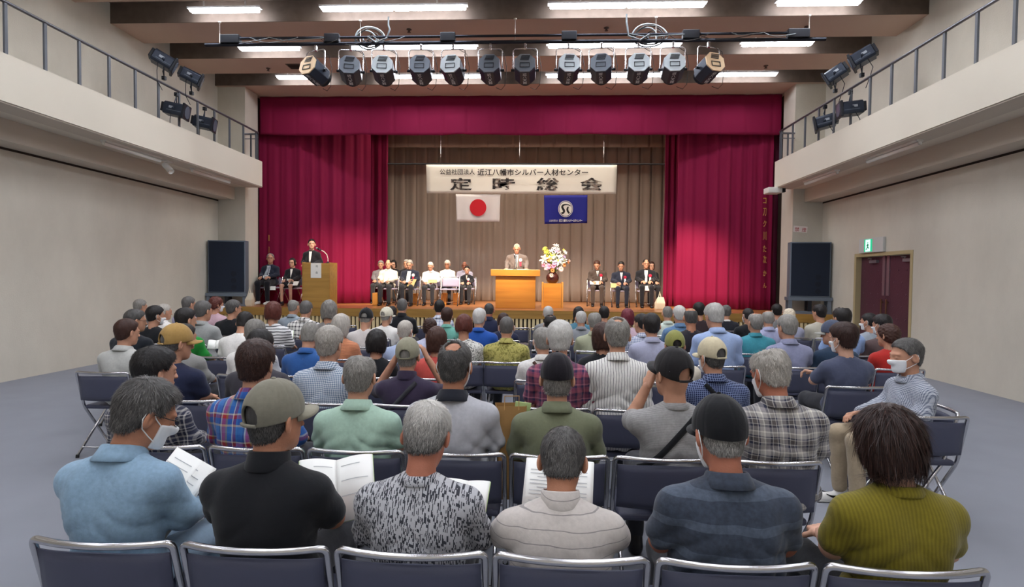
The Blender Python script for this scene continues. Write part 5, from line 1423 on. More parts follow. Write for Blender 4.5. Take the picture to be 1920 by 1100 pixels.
aud(1158, 596, 3, 'man in a white striped shirt', 'grey-haired man in white shirt with dark vertical stripes, third row', hair=('short', 'grey'), tone=.5, bald=(0, -.06, .112, .036, .04, .04), th=.013, sc=1.02, top=FB('pinstripe', kind='v', c='#e4e2de', c2='#55565e', per=.019, duty=.16), long=True, collar='shirt', sw=.176, fold=1.1)
aud(1336, 632, 3, 'man in a navy gingham shirt', 'man in cream cap and mask with navy gingham shirt, third row', hair=('short', 'darkgrey'), tone=.3, yaw=22, mask=True, cap=dict(col=FB('cap_cream', c='#c9bea0'), tilt=4), top=FB('gingham_navy', kind='grid', c='#1e2a50', c2='#7f8db0', per=.014, duty=.22), collar='shirt', sw=.18, strap=(FB('strap_black', c='#15161a'), -1))
aud(1706, 634, 3, 'man in beige trousers sitting sideways', 'masked man in blue check shirt and beige trousers sitting sideways facing left', chair_here=False, dy=.18, rz=R(90), hair=('short', 'darkgrey'), tone=.4, mask=True, top=FB('check_blue_small', kind='check', c='#c8cdd6', c2='#4c566e', per=.010), long=True, collar='shirt', pants=M_khaki, shoes=mat('white_leather', '#e4e2de', .5), res=.011, hres=.005, sk='a')
# ---- fourth row
aud(236, 598, 4, 'person in a pale grey shirt', 'person with brown hair in pale grey shirt at the left picture edge', hair=('full', 'brown'), tone=.35, yaw=-20, top=FB('pale_grey', c='#b9bab6'), collar='polo')
aud(345, 607, 4, 'person in a grey sweater', 'person in grey sweater hidden behind the tan cap', hair=('full', 'black'), tone=.2, top=FB('grey_sweater', c='#8b8b89'), long=True, yaw=-20)
aud(477, 599, 4, 'man in a plain white shirt', 'grey-haired man in white shirt sitting ahead of the thin black-haired man', hair=('full', 'grey'), tone=.38, top=C_white, long=True, pitch=14)
aud(706, 617, 4, 'woman in a black top', 'woman with straight black bobbed hair and black top, left of centre', hair=('bob', 'black'), tone=.25, th=.02, slen=.04, lift=.05, L=.01, top=C_blk, sw=.15)
aud(819, 612, 4, 'woman in a coral top', 'woman with brown hair and a hair clip in coral red top', hair=('bob', 'brown'), tone=.5, th=.02, slen=.04, lift=.05, L=.03, top=FB('coral', c='#c4514a'), sw=.155)
aud(1017, 614, 4, 'man in a white textured shirt', 'man with short grey hair, mask and brown shoulder strap over white shirt', hair=('short', 'grey'), tone=.5, mask=True, yaw=14, top=FB('white_texture', c='#dcdad6', noise=.12), strap=(FB('strap_brown', c='#5a4238'), -1), collar='polo')
aud(1130, 604, 4, 'woman in a black blouse', 'woman with dark brown bob in black blouse behind the striped shirt', hair=('bob', 'brown'), tone=.3, th=.017, slen=.04, lift=.05, top=C_blk, sw=.155)
aud(1266, 619, 4, 'person in an olive cap', 'person in bright olive green cap seen above the black mesh cap', hair=('short', 'black'), tone=.3, cap=dict(col=FB('cap_olive', c='#8a8b4e'), tilt=8), top=FB('cream_shirt', c='#cfc8b8'), long=True)
aud(1583, 608, 4, 'woman in a slate blue top', 'woman with full dark brown hair and mask in slate blue top, arms crossed', hair=('full', 'brown'), tone=.16, th=.024, slen=.03, mask=True, yaw=24, top=FB('slate_blue', c='#4a5066'), arms='cross', hands=.9, sk='c', sw=.160)
# ---- fifth row
aud(252, 580, 5, 'man with glasses in a dark tee', 'man with glasses and short grey black hair in dark navy tee, left side', hair=('short', 'darkgrey'), tone=.25, glasses=True, yaw=-40, top=FB('dark_tee', c='#1b2028'))
aud(347, 578, 5, 'man in a green shirt', 'man with black hair in bright green shirt behind the tan cap', hair=('short', 'black'), tone=.25, th=.015, yaw=-28, top=FB('bright_green', c='#1f8a34'), long=True)
aud(458, 585, 5, 'person leaning in a white shirt', 'black-haired person in white T-shirt bending forward, left side', hair=('short', 'black'), tone=.25, top=C_white, lean=10, pitch=30)
aud(581, 606, 4, 'man in a blue polo', 'grey-haired man in blue polo with head bowed, left of centre', hair=('short', 'grey'), tone=.45, bald=(0, -.0, .125, .05, .05, .04), top=FB('blue_polo', c='#2f5c9c'), collar='polo', pitch=26)
aud(640, 588, 5, 'woman in an orange striped top', 'woman with grey white hair in thin orange striped top', hair=('bob', 'lightgrey'), tone=.6, th=.018, slen=.04, lift=.08, yaw=-14, top=FB('orange_stripe', kind='h', c='#cf8a66', c2='#a86a4c', per=.014, duty=.4), sw=.155)
aud(760, 600, 5, 'man in a pale blue shirt and mask', 'man with cropped white hair and mask in pale blue shirt', hair=('crop', 'lightgrey'), tone=.6, th=.008, mask=True, yaw=-16, top=C_ltblue, collar='shirt')
aud(870, 588, 5, 'woman in a white patterned blouse', 'woman with auburn brown hair in white blouse with black sprigs', hair=('bob', 'auburn'), tone=.4, th=.014, slen=.04, lift=.06, L=-.02, top=FB('white_sprig', kind='floral', c='#dcdcd6', c2='#4a4a48', per=.018, duty=.44), sw=.16)
aud(950, 592, 5, 'man in an olive patterned shirt', 'man with shaved head in olive yellow leaf patterned shirt, centre', hair=('crop', 'darkgrey'), tone=.45, th=.004, n_str=0, top=FB('olive_leaf', kind='floral', c='#b3ab62', c2='#7d7a3c', c3='#8f8c50', per=.035, duty=.47), collar='shirt', long=True, mask=True, sw=.19, bulk=1.06)
aud(1222, 588, 5, 'man in a lavender grey shirt', 'man with glossy black hair in lavender grey shirt, right of the striped shirt', hair=('short', 'black'), tone=.35, th=.014, top=C_lav, collar='shirt', yaw=4)
aud(1417, 585, 6, 'man in a teal polo', 'man with bald grey head tilted back in teal polo shirt', hair=('short', 'grey'), tone=.5, bald=(0, .0, .12, .055, .06, .05), th=.009, top=FB('teal_polo', c='#3f8f9f'), collar='polo', sw=.182, pitch=-6, yaw=14)
aud(1477, 591, 5, 'man in a blue grey shirt', 'man with wavy grey hair in blue grey shirt beside the empty chairs', hair=('full', 'grey'), tone=.48, th=.015, yaw=16, top=FB('blue_grey_shirt', c='#8b8fab'), collar='shirt')
aud(1562, 600, 5, 'person in a dark blue jacket', 'person in slate cap with cream brim and dark blue jacket', hair=('short', 'darkgrey'), tone=.3, yaw=40, cap=dict(col=FB('cap_slate', c='#4c5468'), brim=FB('cap_slate_brim', c='#9c9c94'), arch=False), top=FB('dark_blue_jacket', c='#26394f'), long=True, jacket=True)
aud(1666, 607, 5, 'woman in a red vest', 'woman with brown hair in red vest over black sleeves', hair=('perm', 'brown'), tone=.45, th=.015, yaw=26, top=FB('red_vest', c='#b02a24'), long=True, sw=.155)
aud(1655, 590, 6, 'man in a brown vest', 'man with spiky dark hair and mask in brown grey vest, right side', hair=('short', 'black'), tone=.3, th=.017, lift=.6, mask=True, yaw=24, top=FB('brown_vest', c='#5a4a4a'), long=True)
# ---- sixth row
aud(290, 574, 6, 'person in a black tee', 'black-haired masked person in black tee, left side', hair=('full', 'black'), tone=.2, th=.016, mask=True, yaw=-30, top=C_blk)
aud(380, 564, 6, 'man in a grey shirt', 'man with grey brown hair in pale grey shirt, left of the pink blouse', hair=('short', 'darkgrey'), tone=.45, top=FB('grey_shirt', c='#9a9d9c'), yaw=-18, collar='polo')
aud(512, 565, 6, 'woman in a striped top', 'woman with auburn bobbed hair in black and white striped top', hair=('bob', 'auburn'), tone=.35, th=.018, slen=.04, lift=.05, L=.01, top=FB('bw_stripe', kind='h', c='#dedede', c2='#2d2d33', per=.034, duty=.3), long=True, sw=.165)
aud(686, 577, 6, 'man in a black cap and white shirt', 'man in black cap and off white shirt with bent head, left of centre', hair=('crop', 'grey'), tone=.4, th=.003, n_str=0, cap=dict(col=FB('cap_black', c='#141519'), tilt=8), top=FB('offwhite', c='#cfc9c6'), pitch=18)
aud(725, 575, 7, 'man in a cream cap', 'man in cream cap and white shirt with mask, left of centre', hair=('short', 'grey'), tone=.5, mask=True, yaw=-22, cap=dict(col=FB('cap_cream2', c='#d8d3bf'), tilt=4), top=C_white)
aud(806, 596, 6, 'woman in a pale lavender blouse', 'woman with dark wavy bob in pale lavender blouse', hair=('perm', 'brown'), tone=.25, th=.014, top=FB('pale_lav', c='#bfc3dc'), sw=.155)
aud(899, 577, 6, 'man in a royal blue polo', 'white-haired man in royal blue polo, left of the podium', hair=('short', 'white'), tone=.5, th=.009, yaw=-10, top=FB('royal_blue', c='#1f4fa0'), collar='polo', sw=.18)
aud(1032, 590, 6, 'man in a black shirt', 'man with balding black hair in black shirt, right of centre', hair=('short', 'black'), tone=.3, bald=(0, -.04, .125, .045, .05, .045), mask=True, top=C_blk, yaw=6)
aud(1115, 585, 6, 'man in a sage shirt', 'balding grey-haired man in sage khaki shirt, right of centre', hair=('short', 'grey'), tone=.5, bald=(0, -.0, .125, .06, .065, .05), top=FB('sage', c='#a3a68c'), collar='shirt', sw=.18)
aud(1203, 588, 6, 'man in a small gingham shirt', 'man with black hair looking left in small blue gingham shirt', hair=('short', 'black'), tone=.3, yaw=34, top=FB('gingham_small', kind='check', c='#dcdfe8', c2='#6f7ea8', per=.02), collar='shirt')
aud(1340, 570, 5, 'man in a pale blue shirt', 'man with thick silver hair in pale blue shirt, right of centre', hair=('full', 'white'), tone=.3, th=.016, yaw=16, pitch=16, top=FB('sky_blue', c='#9db2da'), collar='shirt', long=True, sw=.182)
aud(1441, 581, 7, 'bald man in a lavender shirt', 'bald man with grey sides in lavender shirt behind the teal polo', hair=('crop', 'grey'), tone=.55, th=.005, bald=(0, .0, .12, .058, .07, .055), mask=True, top=FB('lavender2', c='#9fa3c2'), collar='shirt')
aud(1580, 577, 6, 'man in a light blue shirt', 'man with thinning black hair at the crown in light blue shirt, right side', hair=('short', 'black'), tone=.3, th=.016, bald=(0, -.03, .13, .045, .05, .045), yaw=10, top=FB('clear_blue', c='#8fa9d6'))
# ---- seventh row
aud(307, 569, 7, 'man in a white collared shirt', 'man with short white grey hair in white shirt near the left wall', hair=('short', 'lightgrey'), tone=.55, th=.008, yaw=-28, top=C_white, collar='polo')
aud(437, 562, 7, 'man in a black crew shirt', 'man with grey black hair and glasses in black shirt before the left loudspeaker', hair=('short', 'darkgrey'), tone=.35, glasses=True, yaw=-30, top=C_blk)
aud(573, 564, 7, 'man in a black check shirt', 'grey-haired man in white shirt with black window check', hair=('short', 'darkgrey'), tone=.5, pitch=16, top=FB('window_check', kind='plaid', per=.055, bands=[(0, '#e4e2de'), (.7, '#26262c')]), collar='polo', sw=.18)
aud(617, 562, 6, 'person in a grey hooded top', 'person with long two tone grey hair in grey hooded top', hair=('bob', 'grey'), tone=.35, th=.016, slen=.04, lift=.05, L=.02, top=FB('grey_hood', c='#7c7a78'), long=True)
aud(838, 577, 7, 'woman in a mint top', 'person with dark brown hair in mint green top', hair=('short', 'brown'), tone=.3, th=.016, top=FB('mint_teal', c='#6fae9f'), collar='polo')
aud(944, 586, 7, 'person behind the olive patterned shirt', 'dark-haired person mostly hidden behind the shaved head', hair=('bob', 'brown'), tone=.2, th=.016, top=C_navy, n_str=0)
aud(1090, 581, 7, 'man in a grey tee', 'white-haired balding man in grey tee, right of centre', hair=('crop', 'white'), tone=.4, th=.005, bald=(0, .0, .125, .055, .06, .05), top=FB('mid_grey', c='#84888e'), collar='polo')
aud(1177, 578, 7, 'woman in a pale pink top', 'woman with burgundy dyed bob in pale pink top', hair=('bob', 'burgundy'), tone=.45, th=.018, slen=.03, lift=.05, top=FB('pale_pink', c='#cdb3c0'), sw=.155)
aud(1274, 573, 7, 'man in a washed denim shirt', 'man with short white hair in washed denim shirt, right side', hair=('short', 'white'), tone=.5, yaw=8, top=FB('washed_denim', c='#5f7fa3', noise=.15), collar='shirt')
aud(1296, 576, 6, 'bald man in a black jacket', 'bald brown-headed man in black jacket, right side', hair=('crop', 'darkgrey'), tone=.3, th=.003, n_str=0, bald=(0, -.02, .12, .07, .08, .06), sk='b', top=FB('black_jacket', c='#25222a'), long=True, jacket=True)
aud(1630, 587, 7, 'man in a pale grey polo', 'man with black hair and mask in pale grey polo before the double door', hair=('short', 'black'), tone=.25, mask=True, yaw=36, top=FB('grey_polo', c='#9aa3ae'))
# ---- eighth row and beyond
aud(262, 561, 8, 'grey-haired person near the wall', 'grey-haired person against the left wall, farthest left', hair=('short', 'grey'), tone=.4, yaw=-24, top=FB('grey_cloth2', c='#8b8a8a'))
aud(353, 556, 8, 'man in a lilac shirt', 'grey brown haired man in lilac shirt near the left wall', hair=('full', 'darkgrey'), tone=.5, yaw=-24, top=FB('lilac_shirt', c='#b9b6d4'))
aud(405, 556, 8, 'woman in a pink blouse', 'woman with curly brown hair and mask in pink blouse before the loudspeaker', hair=('perm', 'auburn'), tone=.35, th=.014, mask=True, yaw=-34, top=FB('pink_blouse', c='#c9a9b4'), sw=.155)
aud(550, 561, 8, 'man in a blue grey polo', 'balding man with grey sides in blue grey polo before the lectern', hair=('crop', 'grey'), tone=.4, th=.007, bald=(0, .02, .12, .06, .07, .05), yaw=-12, top=FB('blue_grey_polo', c='#8d99a3'), collar='polo')
aud(735, 573, 9, 'woman with dark hair', 'dark-haired woman half hidden behind the cream cap', hair=('bob', 'black'), tone=.3, th=.014, n_str=0, top=C_blk, sw=.155)
aud(754, 559, 8, 'man in a black hooded jacket', 'man with cropped grey hair in black jacket before the seated stage row', hair=('crop', 'darkgrey'), tone=.5, th=.007, top=C_blk, long=True, jacket=True, collar='stand')
aud(824, 562, 8, 'man in a white check shirt', 'man with black hair in white and blue check shirt, below the empty stage chair', hair=('short', 'black'), tone=.2, th=.010, top=FB('white_blue_check', kind='plaid', per=.05, bands=[(0, '#dfe3ec'), (.7, '#8f9cc0')]), collar='polo')
aud(917, 567, 8, 'man in a dark navy shirt', 'man with shaved head in dark navy shirt, just left of the podium', hair=('crop', 'darkgrey'), tone=.2, th=.003, n_str=0, sk='d', top=C_navy, collar='stand')
aud(1028, 574, 8, 'white-haired man below the podium', 'white-haired man below the right corner of the podium', hair=('full', 'white'), tone=.4, top=C_grey)
aud(1085, 574, 8, 'woman in a teal blouse', 'woman with black bob in teal blouse, below the left chair of three', hair=('bob', 'black'), tone=.2, th=.016, n_str=0, top=FB('teal_blouse', c='#4f7f93'), sw=.155)
aud(1133, 574, 8, 'man in a beige shirt with a strap', 'man with black hair in beige shirt with a dark bag strap', hair=('short', 'black'), tone=.3, top=FB('beige_shirt', c='#b3a698'), strap=(FB('strap_black', c='#15161a'), 1))
aud(1252, 573, 8, 'man in a pale mint shirt', 'man with shaved grey head in pale mint white shirt, right side', hair=('crop', 'grey'), tone=.35, th=.004, n_str=0, top=FB('pale_mint', c='#c3d0c6'), collar='polo')
aud(1311, 567, 8, 'woman in a dark brown top', 'woman with short black hair in dark brown top before the crimson curtain', hair=('full', 'black'), tone=.2, th=.014, top=FB('dark_brown', c='#33262a'))
aud(1362, 572, 9, 'man in a dark suit with white collar', 'grey-haired man in dark suit with white collar before the crimson curtain', hair=('short', 'darkgrey'), tone=.5, top=FB('dark_suit', c='#23252e'), collar='crew', ccol=C_white, jacket=True, long=True)
aud(1403, 577, 8, 'man in a black top', 'short-haired man in black top before the right end of the crimson curtain', hair=('crop', 'black'), tone=.4, th=.006, top=C_blk, mask=True, yaw=14)
aud(1457, 570, 9, 'person with a black bob', 'person with black hair and mask before the right pillar', hair=('full', 'black'), tone=.15, th=.014, mask=True, top=C_grey)
aud(1480, 578, 8, 'person in a cream knitted hat', 'person with cream hair like a knitted hat below the right loudspeaker', hair=('perm', 'cream'), tone=.6, th=.012, top=C_lav)
aud(1537, 571, 8, 'woman in a cream jacket', 'woman with black tied hair in cream jacket below the right loudspeaker', hair=('full', 'black'), tone=.25, th=.016, yaw=20, top=FB('cream_jacket', c='#b9b5a6'), long=True, jacket=True)
# ================================================================ the empty chairs between the people
def empties():

    for row in range(3, 10):
        occ = sorted((o.location.x, s_) for s_, o in PEOPLE.items() if abs(o.location.y - .17 - YR(row)) < .3)
        for gx in [GRID0 + PIT * k for k in range(-9, 4)] + [GRIDR + PIT * k for k in range(0, 5)]:
            if (row, gx) in OCC or any(abs(c.location.x - gx) < .5 and abs(c.location.y - YR(row)) < .3 for c in CHAIRS): continue
            if EMPTY_KEEP is not None and (row, round(gx, 2)) not in EMPTY_KEEP: continue
            side, (xn, s_) = min((('right' if gx > x else 'left'), (x, s_)) for x, s_ in sorted(occ, key=lambda q: abs(q[0] - gx))[:1])
            n = max(1, round(abs(gx - xn) / PIT)); num = {1: 'just', 2: 'second', 3: 'third', 4: 'fourth'}.get(n, 'further')
            OCC[(row, gx)] = 'empty'
            c = chair(gx, YR(row), 0, 0, 'empty navy folding chair %s %s of the %s' % (num, ('to the ' + side) if n > 1 else side, s_), None, 'empty folding chairs')
            EMPT.append((row, round(gx, 2), c))
EMPT = []
EMPTY_KEEP = {(3, 3.36), (3, .26), (4, -2.41), (4, .26), (4, 3.89), (5, -2.41), (6, -3.48), (6, -2.41), (7, -1.34), (7, .8), (7, 4.43), (8, -1.34), (8, .26), (9, -2.95), (9, -2.41), (9, -1.34), (9, .26), (9, .8)}
empties()
# ================================================================ things held and lying among the audience
o = PEOPLE['man in beige trousers sitting sideways']; p = o.location
chair(p.x + .17, p.y, 0, R(90), 'navy folding chair turned sideways under the man in beige trousers')
M_page = mat('page_white', '#eeeeea', .75); M_grn = mat('pale_green_cover', '#c3dc9a', .7); M_txt = mat('print_grey', '#c2c4c6', .8)
def booklet(px, py, Y, w, h, yaw, tilt, label, cover=None, curl=.35, lines=8, open_=True):
    """open booklet: two curled page leaves over a cover, centre seen at a photograph point"""
    x, z = U(px, py, Y)
    e = empty('booklet', (x, Y, z), 0, label, 'booklet')
    M = TR(rx=R(tilt), rz=R(yaw)) if not isinstance(tilt, tuple) else TR(rx=R(tilt[0]), ry=R(tilt[1]), rz=R(yaw))
    M = Matrix.Rotation(R(yaw), 4, 'Z') @ Matrix.Rotation(R(tilt), 4, 'X')
    def leaf(sd, off, nm, m, wd=1.0):
        V, F = [], []; n = 10
        for j in (0, 1):
            for i in range(n + 1):
                t = i / n; V.append((sd * w * wd * t, (j - .5) * h, curl * w * math.sin(t * 2.2) * .55 + off))
        for i in range(n): F.append((i, i + 1, n + 2 + i, n + 1 + i) if sd > 0 else (i, n + 1 + i, n + 2 + i, i + 1))
        b = MB().add(V, F, M); ob = b.build(nm, m, e, True); q = ob.modifiers.new('t', 'SOLIDIFY'); q.thickness = .002; return ob
    for sd in ((-1, 1) if open_ else (1,)):
        leaf(sd, -.006, 'cover', cover or M_page, 1.02); lf = leaf(sd, 0, 'page', M_page)
        if lines:
            b = MB()
            for k in range(lines):
                yy = h * (.36 - .72 * k / lines)
                V, F = [], []
                for i in range(7):
                    t = .12 + .72 * i / 6 * (1 if k % 3 else .7); zz = curl * w * math.sin(t * 2.2) * .55 + .003
                    V += [(sd * w * t, yy, zz), (sd * w * t, yy + .0035, zz)]
                for i in range(6): F.append((2 * i, 2 * i + 2, 2 * i + 3, 2 * i + 1))
                b.add(V, F, M)
            b.build('printed_lines', M_txt, lf)
    return e
booklet(337, 925, 2.30, .21, .30, -38, 50, 'open white booklet held by the man in the denim shirt', curl=.5)
booklet(632, 920, 2.30, .15, .27, 22, 50, 'open booklet with pale green cover held by the man in black polo', cover=M_grn, curl=.5, lines=3)
booklet(872, 935, 2.36, .10, .16, -8, 48, 'pale green booklet in front of the dash patterned shirt', cover=M_grn, curl=.3, lines=0)
booklet(1046, 925, 2.36, .145, .28, -8, 55, 'printed sheets held by the man in the pale striped polo', curl=.25, lines=14)
booklet(530, 632, 7.75, .14, .2, 20, 50, 'pale green leaflet beside the woman in the striped top', cover=M_grn, lines=0)
booklet(404, 646, 6.35, .08, .13, 20, 45, 'white leaflet held beside the man bending in white shirt', lines=0)
# kraft paper bag on the edge of a chair in the second row
M_kraft = mat('kraft_paper', '#a8814f', .8, var=.1, vscale=8)
e = empty('paper_bag', (.53, 3.14, .466), R(8), 'brown kraft paper bag with green leaflets beside the pale grey jacket', 'bag')
b = MB(); V = []
for z, (a, c) in ((0, (.065, .055)), (.30, (.075, .06)), (.52, (.085, .05))):
    V += [(-a, -c, z), (a, -c, z), (a, c, z), (-a, c, z)]
F = [(0, 3, 2, 1)]
for l in (0, 4):
    for k in range(4): F.append((l + k, l + (k + 1) % 4, l + 4 + (k + 1) % 4, l + 4 + k))
b.add(V, F); o = b.build('bag', M_kraft, e); o.modifiers.new('t', 'SOLIDIFY').thickness = .002
MB().box(-.05, .04, -.02, -.012, .2, .54, TR(ry=R(8))).build('leaflet', M_grn, e)
MB().tube([(-.04, -.05, .5), (-.04, -.06, .58), (.04, -.06, .58), (.04, -.05, .5)], .003, 6).build('handle', M_kraft, e, True)
# shoes of the sideways man get a black curved tick on the side; bag on the floor behind his leg
sm = [c for c in PEOPLE['man in beige trousers sitting sideways'].children if c.name.startswith('shoe')]
M_tick = mat('tick_black', '#17181c', .5)
for sh_ in sm:
    me = sh_.data; co = np.array([v.co[:] for v in me.vertices]); lo, hi = co.min(0), co.max(0); L_ = hi[1] - lo[1]; cx = (lo[0] + hi[0]) / 2
    for sd in (-1, 1):
        # solid strip laid on the shoe wall
        P2 = [(.72, .40, .004), (.58, .26, .016), (.45, .22, .022), (.32, .30, .018), (.16, .46, .010), (.06, .58, .004)]
        Vt_, Ft_ = [], []
        for (t, zz, wd) in P2:
            y = hi[1] - L_ * (1 - t) if True else 0
            y = lo[1] + L_ * t; z = lo[2] + .10 * zz + .022
            near = co[(abs(co[:, 1] - y) < .02) & (abs(co[:, 2] - z) < .02)]
            xx = (near[:, 0].max() if sd > 0 else near[:, 0].min()) if len(near) else cx + sd * .04
            Vt_ += [(xx + sd * .003, y, z - wd / 2), (xx + sd * .003, y, z + wd / 2)]
        for i in range(len(P2) - 1): Ft_.append((2 * i, 2 * i + 2, 2 * i + 3, 2 * i + 1))
        ob = MB().add(Vt_, Ft_).build('curved_tick', M_tick, sh_); ob.modifiers.new('t', 'SOLIDIFY').thickness = .002
    q = MB().cbox((cx, lo[1] + .006, lo[2] + .07), (.045, .012, .05)).build('heel_tab', M_tick, sh_, bevel=.006)
    MB().cbox((cx, (lo[1] + hi[1]) / 2, lo[2] + .008), (.075, L_ * .98, .016)).build('sole', mat('sole_white', '#d9d7d2', .6), sh_, bevel=.006)
bx, by_ = floorhit(1625, 915, 0.0)
e = empty('tote_bag', (bx, by_, 0.0), R(20), 'dark navy bag with pale papers on the floor behind the beige trousers', 'bag')
MB().box(-.16, .16, -.08, .08, 0, .10).build('bag', C_navy, e, bevel=.03)
MB().cbox((-.02, 0, .20), (.20, .02, .26), TR(ry=R(12))).build('paper', M_page, e); MB().cbox((-.03, .03, .24), (.18, .01, .24), TR(ry=R(6))).build('leaflet', M_grn, e)
# cream bags on the stage
def bag(px, pyb, w_, h_, lab, rz=0.0):
    x, y = floorhit(px, pyb)
    e = empty('tote_bag', (x, y + .1, SZ), rz, lab, 'bag')
    b = MB(); V = []
    for z, (a, c, sx) in ((0, (w_ / 2, .08, 0)), (h_ * .5, (w_ / 2 * 1.05, .09, .01)), (h_ * .8, (w_ / 2 * .9, .04, .02)), (h_, (w_ / 2 * .75, .015, .03))): V += [(-a + sx, -c, z), (a + sx, -c, z), (a + sx, c, z), (-a + sx, c, z)]
    F = [(0, 3, 2, 1), (12, 13, 14, 15)]
    for l in (0, 4, 8):
        for k in range(4): F.append((l + k, l + (k + 1) % 4, l + 4 + (k + 1) % 4, l + 4 + k))
    b.add(V, F).build('bag', mat('canvas_cream', '#d8cdb6', .85, bump=.3, bscale=20), e, bevel=.02)
    MB().tube([(-.03, 0, h_ - .02), (.0, 0, h_ + .14), (.04, 0, h_ - .02)], .010, 6).build('handle', mat('canvas_cream', '#d8cdb6'), e, True)
bag(464, 574, .17, .33, 'cream canvas tote bag beside the left loudspeaker stand')
bag(1238, 580, .22, .32, 'cream cloth bag beside the right seated man before the crimson curtain', .2)

# ================================================================ people on the stage
def patch(root, poly, m, name, off=.004, div=6):
    """a piece of clothing lying on the front of the torso; poly holds (x, z) pairs measured from the neck root"""
    Vt, N, hip = VT[root.name]; front = Vt[Vt[:, 1] > N[1] - .05]
    n = len(poly); P = []
    c = (sum(p[0] for p in poly) / n, sum(p[1] for p in poly) / n)
    pts, F = [], []
    rings = [1.0, .66, .33, 0.0]
    for r_ in rings[:-1]:
        for i in range(n):
            pts.append((c[0] + (poly[i][0] - c[0]) * r_, c[1] + (poly[i][1] - c[1]) * r_))
    pts.append(c)
    for l in range(2):
        for i in range(n): F.append((l * n + i, l * n + (i + 1) % n, (l + 1) * n + (i + 1) % n, (l + 1) * n + i))
    for i in range(n): F.append((2 * n + i, 2 * n + (i + 1) % n, 3 * n))
    V = []
    for (x, z) in pts:
        X, Z = x + N[0], z + N[2]
        q = front[(abs(front[:, 0] - X) < .03) & (abs(front[:, 2] - Z) < .03)]
        y = q[:, 1].max() if len(q) else N[1] + .07
        V.append((X, y + off, Z))
    o = MB().add(V, F).build(name, m, root, True); md = o.modifiers.new('t', 'SOLIDIFY'); md.thickness = .004; md.offset = 1
    return V
def rosette(root, x, z, m, m2):
    Vt, N, hip = VT[root.name]; X, Z = N[0] - x, z + N[2]
    q = Vt[(abs(Vt[:, 0] - X) < .03) & (abs(Vt[:, 2] - Z) < .03)]; y = q[:, 1].max() + .012
    b = MB()
    for k in range(9):
        a = 2 * math.pi * k / 9; b.ball((X + .028 * math.cos(a), y, Z + .028 * math.sin(a)), (.018, .008, .018), 8)
    b.ball((X, y + .004, Z), (.022, .01, .022), 8); r_ = b.build('rosette', m, root, True)
    MB().box(X - .022, X + .022, y - .004, y, Z - .16, Z - .02).build('rosette_ribbon', m2, r_)
M_ros = mat('rosette_red', '#b5173c', .6); M_rosw = mat('rosette_white', '#f2efee', .6); M_rosp = mat('ribbon_red', '#c7324f', .6)
M_suit = FB('suit_navy', c='#232838'); M_suitb = FB('suit_black', c='#1a1b22'); M_suitbr = FB('suit_brown', c='#4a3f3a'); M_suitg = FB('suit_grey', c='#6f6562')
M_shirtW = FB('dress_shirt', c='#eceae8'); M_tieg = mat('tie_grey', '#6b7480', .5); M_tiep = mat('tie_pale', '#cfc6d6', .5)
SROW = {}
def stage_seat(px, ty, feet, lab, short, chair_=True, Yfix=None, pads=True, **kw):
    kw.setdefault('res', .014); kw.setdefault('hres', .0065); kw.setdefault('n_str', 500); kw.setdefault('eyes', True)
    kw.setdefault('lean', 2.0); kw.setdefault('pitch', 6.0); kw.setdefault('group', 'people on the stage'); kw.setdefault('hand_res', .006); kw.setdefault('sw', .192)
    kw.setdefault('seed', px % 6.28); dyaw = kw.pop('dyaw', 0.0)
    Yh = Yfix if Yfix else floorhit(px, feet)[1] + .40
    Rh = rot(0, 0, kw.get('yaw', 0)) @ rot(-kw['pitch'], 0, 0); hc = Rh @ v3(0, .028, .145)
    Yt = Yh - (math.sin(R(kw['lean'])) * .45 + hc[1])
    x, z = U(px, ty, Yt); H = min(max(z - SZ - .014, 1.1), 1.42); sc = min(max(H / 1.27, .92), 1.08)
    a = math.pi + dyaw
    o = person((x + sc * hc[0], Yh, SZ), lab, H=H, sc=sc, rz=a, **kw)
    if chair_: chair(x, Yh + .17, SZ, a, 'spotlight-paled folding chair on the stage under the %s' % short, M_pad_spotlit, 'spotlight-paled folding chairs on the stage')
    return o
BLK = M_suitb
p1 = stage_seat(728, 486, 573, 'man in cream jacket and dark trousers, left end of the stage front row', 'man in cream jacket', hair=('short', 'black'), tone=.2, th=.008, bald=(0, .05, .12, .06, .06, .06), top=FB('cream_blouson', c='#ddd6c4'), long=True, collar='polo', jacket=True, sk='a', yaw=6, sw=.195)
patch(p1, [(-.04, -.04), (.04, -.04), (.06, -.36), (-.06, -.36)], M_shirtW, 'shirt_front')
p2 = stage_seat(768, 487, 574, 'man with glasses in navy blazer with white rosette, stage front row', 'man in navy blazer', hair=('short', 'grey'), tone=.6, glasses=True, top=M_suit, long=True, jacket=True, pitch=16, sw=.195)
patch(p2, [(-.05, -.05), (.05, -.05), (.055, -.36), (-.055, -.36)], M_shirtW, 'shirt_front'); rosette(p2, .115, -.16, M_rosw, M_rosp)
p3 = stage_seat(807, 491, 573, 'man with white hair in white shirt looking down at papers, stage front row', 'man in white shirt', hair=('short', 'lightgrey'), tone=.75, top=FB('bright_white', c='#efeeee'), long=True, collar='shirt', pitch=22, lean=4)
p5 = stage_seat(875.5, 498, 571, 'woman in dark navy suit with white rosette, right end of the stage front row', 'woman in dark navy suit', hair=('crop', 'black'), tone=.15, th=.010, top=M_suitb, long=True, jacket=True, sw=.15, sk='c')
rosette(p5, .06, -.15, M_rosw, M_rosp)
patch(p5, [(-.025, -.03), (.025, -.03), (.004, -.16), (-.004, -.16)], mat('pale_scarf', '#cdbcb4', .7), 'blouse_front')
YB2 = p1.location.y + 1.15
SH = FB('lilac_pale', c='#c5c2d6')
